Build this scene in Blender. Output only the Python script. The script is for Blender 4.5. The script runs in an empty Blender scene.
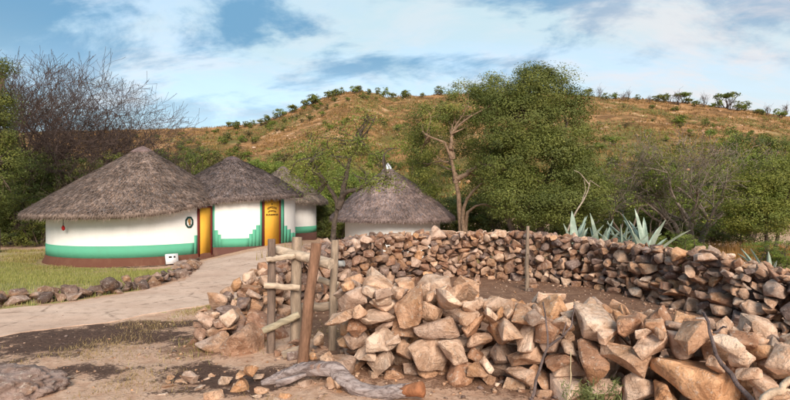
import bpy, bmesh, math
import numpy as np
from mathutils import Vector, Matrix, noise as mnoise

# ------------------------------------------------------------------ camera, sky, sun, exposure
scene = bpy.context.scene
COL = scene.collection
F = 527.0                       # focal length in photo pixels (photo 790 x 400)
CAM_Z = 1.7
cd = bpy.data.cameras.new('camera'); cam = bpy.data.objects.new('camera', cd); COL.objects.link(cam)
cam.location = (0, 0, CAM_Z); cam.rotation_euler = (math.radians(90), 0, 0)
cd.sensor_width = 36.0; cd.lens = 24.0; cd.clip_start = 0.05; cd.clip_end = 5000
scene.camera = cam

SUN_AZ = math.radians(170)      # clockwise from +Y: behind the camera, to the right
SUN_EL = math.radians(30)
world = bpy.data.worlds.new('World'); scene.world = world; world.use_nodes = True
wn = world.node_tree; wn.nodes.clear()
def W(t): return wn.nodes.new(t)
w_out = W('ShaderNodeOutputWorld'); w_bg = W('ShaderNodeBackground'); w_bg.inputs['Strength'].default_value = 0.12
w_sky = W('ShaderNodeTexSky'); w_sky.sky_type = 'NISHITA'; w_sky.sun_disc = False
w_sky.sun_elevation = SUN_EL; w_sky.sun_rotation = SUN_AZ
w_sky.air_density = 1.0; w_sky.dust_density = 1.2; w_sky.ozone_density = 1.4
# clouds: two layers of streaky noise on a plane high above the place
w_tc = W('ShaderNodeTexCoord'); w_sep = W('ShaderNodeSeparateXYZ')
wn.links.new(w_tc.outputs['Generated'], w_sep.inputs[0])
def wmath(op, a, b=None, c=None, clamp=False):
    n = W('ShaderNodeMath'); n.operation = op; n.use_clamp = clamp
    for i, v in enumerate((a, b, c)):
        if v is None: continue
        if isinstance(v, (int, float)): n.inputs[i].default_value = v
        else: wn.links.new(v, n.inputs[i])
    return n.outputs[0]
def wmix(fac, a, b):
    n = W('ShaderNodeMix'); n.data_type = 'RGBA'
    for s, v in ((n.inputs[0], fac), (n.inputs[6], a), (n.inputs[7], b)):
        if isinstance(v, (int, float)): s.default_value = v
        elif isinstance(v, tuple): s.default_value = (*v, 1)
        else: wn.links.new(v, s)
    return n.outputs[2]
zc = wmath('ADD', wmath('MAXIMUM', w_sep.outputs[2], 0.0), 0.42)
u = wmath('DIVIDE', w_sep.outputs[0], zc); v = wmath('DIVIDE', w_sep.outputs[1], zc)
def wnoise(sx, sy, ox, scale, detail, rough, dist=0.0):
    c = W('ShaderNodeCombineXYZ')
    wn.links.new(wmath('MULTIPLY_ADD', u, sx, ox), c.inputs[0]); wn.links.new(wmath('MULTIPLY', v, sy), c.inputs[1])
    n = W('ShaderNodeTexNoise'); n.inputs['Scale'].default_value = scale; n.inputs['Detail'].default_value = detail
    n.inputs['Roughness'].default_value = rough; n.inputs['Distortion'].default_value = dist
    wn.links.new(c.outputs[0], n.inputs['Vector']); return n.outputs[0]
def wramp(x, lo, hi):
    n = W('ShaderNodeMapRange'); n.interpolation_type = 'SMOOTHSTEP'
    n.inputs[1].default_value = lo; n.inputs[2].default_value = hi
    wn.links.new(x, n.inputs[0]); return n.outputs[0]
thin = wramp(wnoise(0.7, 1.2, 3.1, 2.0, 7, 0.6, 0.4), 0.30, 0.60)       # broad veil of high cloud
left = wramp(w_sep.outputs[0], 0.25, -0.45)                                # the darker cloud bank lies to the left
deep = wmath('MULTIPLY', wramp(wmath('MULTIPLY_ADD', left, 0.10, wnoise(0.85, 1.5, 5.2, 2.6, 8, 0.60, 0.35)), 0.50, 0.66), 0.90)
low = wramp(w_sep.outputs[2], 0.30, 0.10)
deep = wmath('MULTIPLY', deep, wmath('SUBTRACT', 1.0, wmath('MULTIPLY', low, 0.75)))
wisps = wramp(wnoise(0.9, 1.7, 1.7, 3.2, 9, 0.66, 0.5), 0.43, 0.66)
right = wramp(w_sep.outputs[0], 0.05, 0.75)
VEIL = (2.55, 3.3, 3.55); BLUE = (0.60, 1.50, 2.45); WHITE = (3.5, 3.5, 3.65); ROSE = (3.7, 3.4, 3.35)
col = wmix(wmath('MULTIPLY_ADD', thin, 0.30, 0.62), w_sky.outputs[0], VEIL)
col = wmix(wmath('MULTIPLY', wisps, wmath('MULTIPLY_ADD', low, 0.45, 0.35)), col, WHITE)
col = wmix(deep, col, BLUE)
col = wmix(wmath('MULTIPLY', right, wmath('MULTIPLY_ADD', wisps, 0.5, 0.25)), col, ROSE)
wn.links.new(col, w_bg.inputs['Color']); wn.links.new(w_bg.outputs[0], w_out.inputs[0])

sd = bpy.data.lights.new('sun', 'SUN'); sun = bpy.data.objects.new('sun', sd); COL.objects.link(sun)
sd.energy = 2.4; sd.angle = math.radians(25); sd.color = (1.0, 0.88, 0.74)
sdir = Vector((math.sin(SUN_AZ)*math.cos(SUN_EL), math.cos(SUN_AZ)*math.cos(SUN_EL), math.sin(SUN_EL)))
sun.rotation_euler = sdir.to_track_quat('Z', 'Y').to_euler(); sun.location = sdir*60
scene.view_settings.view_transform = 'Standard'; scene.view_settings.look = 'None'
scene.view_settings.exposure = 1.05; scene.view_settings.gamma = 1.0
scene.view_settings.use_curve_mapping = False
scene.cycles.max_bounces = 6; scene.cycles.transparent_max_bounces = 6

# ------------------------------------------------------------------ small helpers
rng = np.random.default_rng(11)
def S(t): t = np.clip(t, 0, 1); return t*t*(3-2*t)
_tab = np.random.default_rng(5).random((256, 256))
def vn(x, y):
    x = np.asarray(x, float); y = np.asarray(y, float)
    xi = np.floor(x).astype(int); yi = np.floor(y).astype(int)
    fx = S(x-xi); fy = S(y-yi)
    a = _tab[xi % 256, yi % 256]; b = _tab[(xi+1) % 256, yi % 256]
    c = _tab[xi % 256, (yi+1) % 256]; d = _tab[(xi+1) % 256, (yi+1) % 256]
    return (a*(1-fx)+b*fx)*(1-fy)+(c*(1-fx)+d*fx)*fy
def fbm(x, y, o=4):
    s = 0; a = 0.5
    for i in range(o):
        s = s+a*vn(x*2**i+17*i, y*2**i+31*i); a *= 0.5
    return s/(1-0.5**o)

RIDGE = np.array([(-500,146),(0,133),(130,131),(200,129),(260,125),(290,114),(310,105),(330,96),(345,92),(365,92),(385,97),
                  (420,95),(470,95),(540,94),(600,97),(650,100),(700,105),(745,111),(790,119),(900,130),(1300,150)], float)
RIDGE_Y = 140.0
def ridge_z(px): return CAM_Z+(200-np.interp(px, RIDGE[:,0], RIDGE[:,1]))*RIDGE_Y/F
def height(x, y):
    x = np.asarray(x, float); y = np.asarray(y, float)
    z = -0.50*S((-x-4.2)/3.6)*S((y-9.5)/7)                       # the huts on the left stand lower
    z = z-1.05*S((y-13.8)/7)*S((x+4.6)/3.0)*(1-0.45*S((x-6)/8))  # and the ground drops behind the kraal
    z = z-0.25*S((y-21)/5)*S((x+9)/3)*(1-S((x+4.6)/3.0))
    near = 1-S((np.hypot(x, y-8)-14)/10)
    z = z+near*0.05*(fbm(x*1.1+3, y*1.1, 4)-0.5)+near*0.03*(fbm(x*4.3, y*4.3+9, 3)-0.5)
    z = z+0.35*(fbm(x*0.11+40, y*0.11+40, 3)-0.5)*S((y-26)/14)
    # hill behind
    px = 395+F*x/np.maximum(y, 30)
    t = np.clip((y-42)/(RIDGE_Y-42), 0, 1)
    prof = 0.72*t+0.28*t*t
    hz = (ridge_z(px)+0.8)*prof-0.8*S(t*20)*0
    back = 1-0.45*S((y-RIDGE_Y)/170)
    rough = (fbm(x*0.06+9, y*0.09+2, 4)-0.5)*3.2*S(t*3)*(1-0.55*S((t-0.75)/0.25))
    rough = rough+(fbm(x*0.35, y*0.5, 3)-0.5)*0.7*S(t*4)
    return z+np.where(y > 42, hz*back+rough, 0)
def hgt(x, y): return float(height(x, y))
def gp(px, py):
    """where a photo pixel's ray meets the ground"""
    lo, hi = 1.5, 60.0
    dx, dz = (px-395)/F, (200-py)/F
    f = lambda y: CAM_Z+dz*y-hgt(dx*y, y)
    ys = np.linspace(lo, hi, 400)
    prev = lo
    for q in ys:
        if f(q) < 0:
            a, b = prev, q
            for _ in range(30):
                m = (a+b)/2
                if f(m) < 0: b = m
                else: a = m
            return np.array((dx*b, b))
        prev = q
    return np.array((dx*hi, hi))
def at(px, py, y): return np.array(((px-395)/F*y, y, CAM_Z+(200-py)/F*y))

class MB:
    """collects vertices, triangles and quads for one mesh"""
    def __init__(s): s.v = []; s.q = []; s.t = []; s.c = []; s.n = 0; s.qm = []; s.tm = []
    def add(s, V, Q=None, T=None, C=None, m=0):
        V = np.asarray(V, float).reshape(-1, 3)
        if Q is not None and len(Q): Q = np.asarray(Q, int).reshape(-1, 4); s.q.append(Q+s.n); s.qm.append(np.full(len(Q), m))
        if T is not None and len(T): T = np.asarray(T, int).reshape(-1, 3); s.t.append(T+s.n); s.tm.append(np.full(len(T), m))
        s.v.append(V)
        C = np.ones((len(V), 3))*0.5 if C is None else np.broadcast_to(np.asarray(C, float), (len(V), 3))
        s.c.append(C); s.n += len(V)
    def mesh(s, name, mats, smooth=False, sharp=None):
        V = np.concatenate(s.v); C = np.concatenate(s.c)
        Q = np.concatenate(s.q) if s.q else np.zeros((0, 4), int)
        T = np.concatenate(s.t) if s.t else np.zeros((0, 3), int)
        M = np.concatenate([np.concatenate(a) for a in (s.qm, s.tm) if a])
        me = bpy.data.meshes.new(name)
        me.vertices.add(len(V)); me.vertices.foreach_set('co', V.astype(np.float32).ravel())
        me.loops.add(Q.size+T.size); me.loops.foreach_set('vertex_index', np.concatenate((Q.ravel(), T.ravel())).astype(np.int32))
        me.polygons.add(len(Q)+len(T))
        ls = np.concatenate((np.arange(len(Q))*4, len(Q)*4+np.arange(len(T))*3))
        me.polygons.foreach_set('loop_start', ls.astype(np.int32))
        me.polygons.foreach_set('material_index', M.astype(np.int32))
        if smooth: me.polygons.foreach_set('use_smooth', np.ones(len(ls), bool))
        me.update(calc_edges=True); me.validate()
        a = me.color_attributes.new('Col', 'FLOAT_COLOR', 'POINT')
        a.data.foreach_set('color', np.concatenate((C, np.ones((len(C), 1))), 1).astype(np.float32).ravel())
        for m in (mats if isinstance(mats, (list, tuple)) else [mats]): me.materials.append(m)
        if sharp is not None: me.set_sharp_from_angle(angle=math.radians(sharp))
        return me
    def build(s, name, mats, parent=None, smooth=False, sharp=None, loc=None):
        return link(name, s.mesh(name, mats, smooth, sharp), parent, loc)
    # shapes
    def tube(s, P, R, sides=6, C=None, cap=True, m=0, rough=0.0):
        P = np.asarray(P, float); n = len(P); R = np.broadcast_to(np.asarray(R, float), (n,))
        T = np.gradient(P, axis=0); T /= np.linalg.norm(T, axis=1)[:, None]+1e-9
        ref = np.array((0.31, 0.83, 0.46)) if abs(T[0] @ np.array((0.31, 0.83, 0.46))) < 0.8 else np.array((0.9, -0.2, 0.1))
        A = np.cross(T, ref); A /= np.linalg.norm(A, axis=1)[:, None]+1e-9; B = np.cross(T, A)
        an = np.arange(sides)*2*math.pi/sides
        rad = R[:, None]*(1+rough*(rng.random((n, sides))-0.5)*2)
        V = P[:, None]+rad[..., None]*(np.cos(an)[None, :, None]*A[:, None]+np.sin(an)[None, :, None]*B[:, None])
        i = np.arange(n-1)[:, None]*sides; j = np.arange(sides)[None]; k = (j+1) % sides
        Q = np.stack((i+j, i+k, i+sides+k, i+sides+j), -1).reshape(-1, 4)
        V = V.reshape(-1, 3); Tr = []
        if cap:
            V = np.concatenate((V, P[:1], P[-1:])); a, b = n*sides, n*sides+1
            for jj in range(sides):
                Tr += [(a, (jj+1) % sides, jj), (b, (n-1)*sides+jj, (n-1)*sides+(jj+1) % sides)]
        if C is not None and np.ndim(C) == 2: C = None
        s.add(V, Q, Tr, C, m)
    def box(s, c, d, rot=None, C=None, m=0):
        V = np.array([(x, y, z) for x in (-.5, .5) for y in (-.5, .5) for z in (-.5, .5)])*np.asarray(d)
        if rot is not None: V = V @ np.asarray(rot).T
        s.add(V+np.asarray(c), [(0,1,3,2),(4,6,7,5),(0,4,5,1),(2,3,7,6),(0,2,6,4),(1,5,7,3)], None, C, m)
    def leaves(s, P, size, C, flat=0.0, aspect=0.5, m=0, g=None, nor=None):
        g = g or rng; n = len(P)
        U = g.normal(size=(n, 3)); U[:, 2] *= 1-flat
        if nor is not None: U -= nor*(U*nor).sum(1)[:, None]
        U /= np.linalg.norm(U, axis=1)[:, None]+1e-9
        Wv = np.cross(U, g.normal(size=(n, 3)) if nor is None else nor); Wv /= np.linalg.norm(Wv, axis=1)[:, None]+1e-9
        sz = np.broadcast_to(size, (n,))[:, None]*(0.65+0.7*g.random((n, 1)))
        V = np.stack((P-U*sz, P+Wv*sz*aspect, P+U*sz, P-Wv*sz*aspect), 1).reshape(-1, 3)
        s.add(V, np.arange(n*4).reshape(-1, 4), None, np.repeat(np.broadcast_to(C, (n, 3)), 4, 0), m)

def link(name, data, parent=None, loc=None):
    o = bpy.data.objects.new(name, data); COL.objects.link(o)
    if loc is not None: o.location = loc
    if parent is not None: o.parent = parent
    return o
def tag(o, label=None, cat=None, group=None, kind=None):
    if label: o['label'] = label
    if cat: o['category'] = cat
    if group: o['group'] = group
    if kind: o['kind'] = kind
    return o
def thing(name, label, cat, loc=(0, 0, 0), group=None, rotz=0):
    o = bpy.data.objects.new(name, None); COL.objects.link(o); o.location = loc; o.rotation_euler = (0, 0, rotz)
    o.empty_display_size = 0.2
    return tag(o, label, cat, group)

# ------------------------------------------------------------------ materials
class NT:
    def __init__(s, name, rough=0.9, spec=0.2):
        s.m = bpy.data.materials.new(name); s.m.use_nodes = True; s.t = s.m.node_tree
        s.b = s.t.nodes['Principled BSDF']; s.out = s.t.nodes['Material Output']
        s.b.inputs['Roughness'].default_value = rough; s.b.inputs['Specular IOR Level'].default_value = spec
        s.pos = s.t.nodes.new('ShaderNodeNewGeometry').outputs['Position']
        s.objc = s.t.nodes.new('ShaderNodeTexCoord').outputs['Object']
    def put(s, sock, v):
        if v is None: return
        if isinstance(v, (int, float)): sock.default_value = v
        elif isinstance(v, tuple): sock.default_value = (*v, 1) if len(v) == 3 and sock.type == 'RGBA' else v
        else: s.t.links.new(v, sock)
    def noise(s, scale, detail=4, rough=0.55, vec=None, dist=0, stretch=None):
        vec = vec or s.pos
        if stretch:
            mp = s.t.nodes.new('ShaderNodeMapping'); mp.inputs['Scale'].default_value = stretch
            s.t.links.new(vec, mp.inputs[0]); vec = mp.outputs[0]
        n = s.t.nodes.new('ShaderNodeTexNoise'); n.inputs['Scale'].default_value = scale; n.inputs['Detail'].default_value = detail
        n.inputs['Roughness'].default_value = rough; n.inputs['Distortion'].default_value = dist
        s.t.links.new(vec, n.inputs['Vector']); return n.outputs[0]
    def vor(s, scale, feature='F1', vec=None):
        n = s.t.nodes.new('ShaderNodeTexVoronoi'); n.feature = feature; n.inputs['Scale'].default_value = scale
        s.t.links.new(vec or s.pos, n.inputs['Vector']); return n.outputs[0]
    def ramp(s, x, lo, hi, a=0.0, b=1.0):
        n = s.t.nodes.new('ShaderNodeMapRange'); n.interpolation_type = 'SMOOTHSTEP'
        for i, q in ((1, lo), (2, hi), (3, a), (4, b)): n.inputs[i].default_value = q
        s.t.links.new(x, n.inputs[0]); return n.outputs[0]
    def mix(s, f, a, b, blend='MIX'):
        n = s.t.nodes.new('ShaderNodeMix'); n.data_type = 'RGBA'; n.blend_type = blend
        s.put(n.inputs[0], f); s.put(n.inputs[6], a); s.put(n.inputs[7], b); return n.outputs[2]
    def math(s, op, a, b=0.0, clamp=False):
        n = s.t.nodes.new('ShaderNodeMath'); n.operation = op; n.use_clamp = clamp
        s.put(n.inputs[0], a); s.put(n.inputs[1], b); return n.outputs[0]
    def attr(s, name='Col'):
        n = s.t.nodes.new('ShaderNodeVertexColor'); n.layer_name = name; return n.outputs['Color']
    def ocol(s): return s.t.nodes.new('ShaderNodeObjectInfo').outputs['Color']
    def sep(s, c):
        n = s.t.nodes.new('ShaderNodeSeparateColor'); s.t.links.new(c, n.inputs[0]); return n.outputs
    def bump(s, h, strength=0.5, dist=0.02, normal=None):
        n = s.t.nodes.new('ShaderNodeBump'); n.inputs['Strength'].default_value = strength; n.inputs['Distance'].default_value = dist
        s.t.links.new(h, n.inputs['Height'])
        if normal: s.t.links.new(normal, n.inputs['Normal'])
        return n.outputs[0]
    def done(s, col, normal=None):
        s.put(s.b.inputs['Base Color'], col)
        if normal: s.t.links.new(normal, s.b.inputs['Normal'])
        return s.m

def rock_mat(name, per_object):
    n = NT(name, 0.88, 0.25)
    base = n.ocol() if per_object else n.attr()
    n1 = n.noise(6, 6, 0.66, dist=0.5); n2 = n.noise(24, 6, 0.7); n3 = n.noise(2.6, 3, 0.5); n5 = n.noise(62, 5, 0.72)
    c = n.mix(n.ramp(n1, 0.36, 0.64), n.mix(1.0, base, (0.74, 0.64, 0.56), 'MULTIPLY'), n.mix(1.0, base, (1.28, 1.24, 1.19), 'MULTIPLY'))
    c = n.mix(n.math('MULTIPLY', n.ramp(n3, 0.52, 0.68), 0.5), c, (0.40, 0.205, 0.095))          # rusty faces
    c = n.mix(n.math('MULTIPLY', n.ramp(n2, 0.54, 0.68), 0.55), c, (0.66, 0.57, 0.48))           # pale lichen, fresh breaks
    c = n.mix(n.math('MULTIPLY', n.ramp(n5, 0.58, 0.72), 0.6), c, (0.105, 0.072, 0.055))         # pits and grime
    vein = n.ramp(n.math('ABSOLUTE', n.math('SUBTRACT', n.noise(4.2, 5, 0.6, dist=1.4), 0.5)), 0.0, 0.012, 1.0, 0.0)
    c = n.mix(n.math('MULTIPLY', n.math('MULTIPLY', vein, n.ramp(n3, 0.42, 0.6)), 0.4), c, (0.12, 0.07, 0.045))                              # cracks
    lay = n.noise(5, 5, 0.6, stretch=(1, 1, 5.5))
    bmp = n.bump(n1, 0.8, 0.06); bmp = n.bump(lay, 0.4, 0.03, bmp); bmp = n.bump(n2, 0.8, 0.02, bmp); bmp = n.bump(n5, 0.6, 0.006, bmp)
    bmp = n.bump(n.math('SUBTRACT', 1.0, vein), 0.6, 0.015, bmp)
    return n.done(c, bmp)
ROCK = rock_mat('weathered sandstone', True); ROCK_ATTR = rock_mat('weathered sandstone rubble', False)

def leaf_mat(name, tr=0.35):
    n = NT(name, 0.6, 0.25); c = n.attr()
    tb = n.t.nodes.new('ShaderNodeBsdfTranslucent'); mx = n.t.nodes.new('ShaderNodeMixShader'); mx.inputs[0].default_value = tr
    n.t.links.new(n.mix(1.0, c, (1.25, 1.3, 0.7), 'MULTIPLY'), tb.inputs['Color'])
    n.t.links.new(n.b.outputs[0], mx.inputs[1]); n.t.links.new(tb.outputs[0], mx.inputs[2]); n.t.links.new(mx.outputs[0], n.out.inputs[0])
    return n.done(c)
LEAF = leaf_mat('leaves', 0.25); GRASS = leaf_mat('grass blades', 0.3)
def simple(name, col, var=0.25, scale=6, rough=0.9, bump=0.3, dist=0.01, spec=0.2, attr=False, stretch=None):
    n = NT(name, rough, spec); a = n.noise(scale, 5, 0.6, stretch=stretch); b = n.noise(scale*5, 4, 0.6, stretch=stretch)
    base = n.attr() if attr else tuple(col)
    c = n.mix(n.ramp(a, 0.3, 0.7), n.mix(1.0, base, (1-var,)*3, 'MULTIPLY'), n.mix(1.0, base, (1+var*0.6,)*3, 'MULTIPLY'))
    c = n.mix(n.math('MULTIPLY', n.ramp(b, 0.5, 0.75), 0.35), c, n.mix(1.0, base, (0.55, 0.5, 0.47), 'MULTIPLY'))
    return n.done(c, n.bump(b, bump, dist, n.bump(a, bump, dist*2)))
BARK = simple('bark', (0.16, 0.115, 0.085), 0.4, 9, attr=True, bump=0.8, dist=0.03)
WOOD = simple('weathered timber', (0.3, 0.25, 0.2), 0.35, 7, attr=True, bump=0.7, dist=0.012, stretch=(3, 3, 0.6))
WOOD_RAIL = simple('weathered rail timber', (0.3, 0.25, 0.2), 0.35, 7, attr=True, bump=0.6, dist=0.010, stretch=(0.6, 3, 3))
THATCH_M = simple('thatch', (0.2, 0.16, 0.13), 0.35, 3.0, attr=True, bump=0.9, dist=0.05)
def plaster(name, col, stain=(0.45, 0.36, 0.28), amt=0.35):
    n = NT(name, 0.85, 0.25); a = n.noise(1.6, 5, 0.6); b = n.noise(14, 5, 0.6); d = n.noise(5, 4, 0.6, stretch=(1, 1, 0.25))
    c = n.mix(n.math('MULTIPLY', n.ramp(a, 0.45, 0.8), amt*0.45), col, stain)
    c = n.mix(n.math('MULTIPLY', n.ramp(d, 0.55, 0.8), amt*0.5), c, stain)
    c = n.mix(n.math('MULTIPLY', n.ramp(b, 0.6, 0.8), amt*0.4), c, stain)
    return n.done(c, n.bump(b, 0.25, 0.012, n.bump(a, 0.4, 0.05)))
WHITE_P = plaster('white lime plaster', (0.80, 0.78, 0.76), amt=0.28)
GREEN_P = plaster('green paint', (0.105, 0.39, 0.255), (0.12, 0.27, 0.19), 0.5)
PLINTH_P = plaster('dark brown mud plinth', (0.115, 0.052, 0.042), (0.21, 0.12, 0.075), 0.6)
PLINTH_RED = plaster('red brown mud plinth', (0.13, 0.052, 0.034), (0.24, 0.13, 0.08), 0.7)
YELLOW_P = plaster('yellow door paint', (0.76, 0.41, 0.050), (0.50, 0.24, 0.04), 0.45)
DARKRED = plaster('dark red frame paint', (0.13, 0.022, 0.02), (0.05, 0.02, 0.02), 0.4)
BLACK = simple('black paint', (0.018, 0.016, 0.015), 0.2, 20, 0.6)
DGREEN = simple('dark green paint', (0.012, 0.055, 0.045), 0.2, 20, 0.6)
OCHRE = simple('ochre paint', (0.42, 0.22, 0.07), 0.2, 20, 0.7)
REDP = simple('red fabric', (0.45, 0.02, 0.02), 0.2, 20, 0.6)
METAL = simple('pale zinc cap', (0.62, 0.65, 0.70), 0.15, 9, 0.5, spec=0.5)
WHITEBOARD = simple('white painted board', (0.72, 0.71, 0.73), 0.1, 10, 0.6)

def ground_mat():
    n = NT('bare earth and short grass', 0.95, 0.12)
    m = n.sep(n.attr())
    n1 = n.noise(0.9, 6, 0.62); n2 = n.noise(5.5, 6, 0.65, dist=0.4); n3 = n.noise(30, 5, 0.7); n4 = n.noise(90, 3, 0.6)
    sand = n.mix(n.ramp(n2, 0.3, 0.7), (0.43, 0.255, 0.17), (0.62, 0.42, 0.305))
    sand = n.mix(n.math('MULTIPLY', n.ramp(n3, 0.52, 0.7), 0.6), sand, (0.20, 0.115, 0.07))
    sand = n.mix(n.math('MULTIPLY', n.ramp(n4, 0.58, 0.72), 0.5), sand, (0.56, 0.43, 0.32))
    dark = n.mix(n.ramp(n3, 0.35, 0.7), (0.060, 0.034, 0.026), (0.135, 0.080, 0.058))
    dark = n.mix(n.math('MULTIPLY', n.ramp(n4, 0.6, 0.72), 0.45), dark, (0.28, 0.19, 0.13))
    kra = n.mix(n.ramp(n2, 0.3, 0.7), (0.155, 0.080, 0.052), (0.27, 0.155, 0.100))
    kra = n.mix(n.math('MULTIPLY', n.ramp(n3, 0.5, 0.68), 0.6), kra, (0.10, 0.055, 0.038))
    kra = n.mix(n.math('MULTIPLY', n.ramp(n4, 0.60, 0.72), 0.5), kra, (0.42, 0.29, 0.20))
    gr = n.mix(n.ramp(n2, 0.3, 0.7), (0.17, 0.185, 0.048), (0.36, 0.32, 0.12))
    gr = n.mix(n.math('MULTIPLY', n.ramp(n3, 0.5, 0.7), 0.5), gr, (0.20, 0.14, 0.075))
    wob = n.math('MULTIPLY', n.math('SUBTRACT', n.math('ADD', n.math('MULTIPLY', n2, 0.6), n.math('MULTIPLY', n3, 0.4)), 0.5), 2.4)
    c = n.mix(n.ramp(n.math('ADD', m[2], wob), 0.35, 0.65), sand, kra)
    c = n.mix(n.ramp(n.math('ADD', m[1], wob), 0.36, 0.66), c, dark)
    c = n.mix(n.ramp(n.math('ADD', m[0], wob), 0.35, 0.62), c, gr)
    bmp = n.bump(n2, 0.6, 0.05); bmp = n.bump(n3, 0.7, 0.02, bmp); bmp = n.bump(n4, 0.5, 0.007, bmp)
    return n.done(c, bmp)
GROUND = ground_mat()
def hill_mat():
    n = NT('dry grass hillside', 0.95, 0.1)
    n1 = n.noise(0.05, 6, 0.6); n2 = n.noise(0.35, 6, 0.68, stretch=(0.6, 1, 1)); n3 = n.noise(1.5, 5, 0.7); 
    c = n.mix(n.ramp(n2, 0.36, 0.64), (0.15, 0.080, 0.036), (0.44, 0.235, 0.105))
    c = n.mix(n.math('MULTIPLY', n.ramp(n3, 0.5, 0.7), 0.7), c, (0.085, 0.062, 0.028))
    c = n.mix(n.math('MULTIPLY', n.ramp(n2, 0.56, 0.68), 0.85), c, (0.52, 0.36, 0.24))
    sx = n.t.nodes.new('ShaderNodeSeparateXYZ'); n.t.links.new(n.pos, sx.inputs[0])
    low = n.ramp(sx.outputs[2], 3.0, 17.0, 1.0, 0.0)                      # greener towards the foot of the slope
    g = n.math('MULTIPLY', n.ramp(n.math('ADD', n1, n.math('MULTIPLY', low, 0.22)), 0.50, 0.72), 0.75)
    c = n.mix(g, c, n.mix(n.ramp(n3, 0.3, 0.7), (0.060, 0.075, 0.020), (0.15, 0.155, 0.045)))
    return n.done(c, n.bump(n3, 0.8, 0.4))
HILL = hill_mat()
def path_mat():
    n = NT('worn concrete path', 0.9, 0.2)
    a = n.noise(0.8, 5, 0.6); b = n.noise(6, 6, 0.65, dist=0.5); d = n.noise(45, 4, 0.65)
    c = n.mix(n.ramp(a, 0.3, 0.7), (0.50, 0.335, 0.25), (0.62, 0.445, 0.345))
    c = n.mix(n.math('MULTIPLY', n.ramp(b, 0.48, 0.72), 0.6), c, (0.31, 0.205, 0.145))
    c = n.mix(n.math('MULTIPLY', n.ramp(d, 0.56, 0.72), 0.45), c, (0.24, 0.165, 0.12))
    crack = n.ramp(n.vor(0.55, 'DISTANCE_TO_EDGE', n.pos), 0.0, 0.02, 1.0, 0.0)
    c = n.mix(n.math('MULTIPLY', n.math('MULTIPLY', crack, n.ramp(b, 0.4, 0.6)), 0.6), c, (0.12, 0.075, 0.05))
    return n.done(c, n.bump(d, 0.35, 0.008, n.bump(b, 0.35, 0.03)))
PATH = path_mat()

# ------------------------------------------------------------------ ground and hill
def axis(parts):
    out = [parts[0][0]]
    for a, b, st, g in parts:
        x = a
        while x < b-1e-6:
            x = min(b, x+st); st *= g; out.append(x)
    return np.array(out)
ax_p = axis([(0, 7, 0.11, 1), (7, 20, 0.32, 1), (20, 900, 0.45, 1.035)])
ax_n = axis([(0, 7, 0.11, 1), (7, 22, 0.28, 1), (22, 900, 0.45, 1.035)])
gx = np.concatenate((-ax_n[::-1], ax_p[1:]))
gy = np.concatenate((-axis([(0, 300, 0.6, 1.12)])[::-1], axis([(0, 3, 0.3, 1), (3, 9, 0.1, 1), (9, 14, 0.2, 1), (14, 32, 0.4, 1),
                     (32, 50, 0.9, 1), (50, 175, 1.3, 1), (175, 900, 2.0, 1.06)])[1:]))
# lines that bound lawn, path and walls, in metres on the ground
PX_NEAR = [(-120,352),(-60,345),(0,338),(75,328),(140,318),(200,308),(235,300),(258,289),(285,274),(318,262),(345,254)]
PX_FAR = [(-120,325),(-60,318),(0,310),(75,302),(140,291),(178,281),(192,272),(203,261.5),(235,255.5),(290,247.5),(322,243.5)]
near_e = np.array([gp(*p) for p in PX_NEAR]); far_e = np.array([gp(*p) for p in PX_FAR])
def inpoly(x, y, poly):
    x = np.asarray(x); y = np.asarray(y); ins = np.zeros(np.broadcast(x, y).shape, bool)
    for i in range(len(poly)):
        (x1, y1), (x2, y2) = poly[i], poly[i-1]
        c = ((y1 > y) != (y2 > y)) & (x < (x2-x1)*(y-y1)/(y2-y1+1e-12)+x1); ins ^= c
    return ins
def dist_line(x, y, pts):
    d = np.full(np.broadcast(x, y).shape, 1e9)
    for i in range(len(pts)-1):
        a = np.asarray(pts[i]); b = np.asarray(pts[i+1]); ab = b-a
        t = np.clip(((x-a[0])*ab[0]+(y-a[1])*ab[1])/(ab @ ab), 0, 1)
        d = np.minimum(d, np.hypot(x-a[0]-t*ab[0], y-a[1]-t*ab[1]))
    return d
FARWALL = np.array([(-2.15,6.15),(-1.95,6.9),(-1.75,7.9),(-1.25,9.2),(-0.5,10.6),(0.4,11.5),(1.4,11.85),(2.7,11.4),(3.9,10.5),(4.42,9.2),(4.72,7.95),(5.15,6.85),(5.8,5.9)])
FARH = np.array([0.34,0.60,0.76,0.92,1.0,0.98,0.98,1.02,0.93,0.90,0.92,0.76,0.64])
NEARWALL = np.array([(-0.48,5.45),(0.3,5.38),(1.0,5.2),(1.7,4.85),(2.3,4.25),(2.95,3.8),(3.7,3.3),(4.5,2.8)])
NEARH = np.array([0.86,0.84,0.70,0.72,0.72,0.68,0.64,0.62])
KRAAL = np.concatenate((FARWALL[2:], NEARWALL[::-1]))
GX, GY = np.meshgrid(gx, gy)
GZ = height(GX, GY)
HUT1C = np.array((-9.80, 20.47)); HUT1R = 3.15
LAWN = np.array([gp(*p) for p in [(-120,320),(0,309),(75,301),(140,290),(183,276),(186,266),(120,268),(40,266),(0,262),(-150,262)]])
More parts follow.
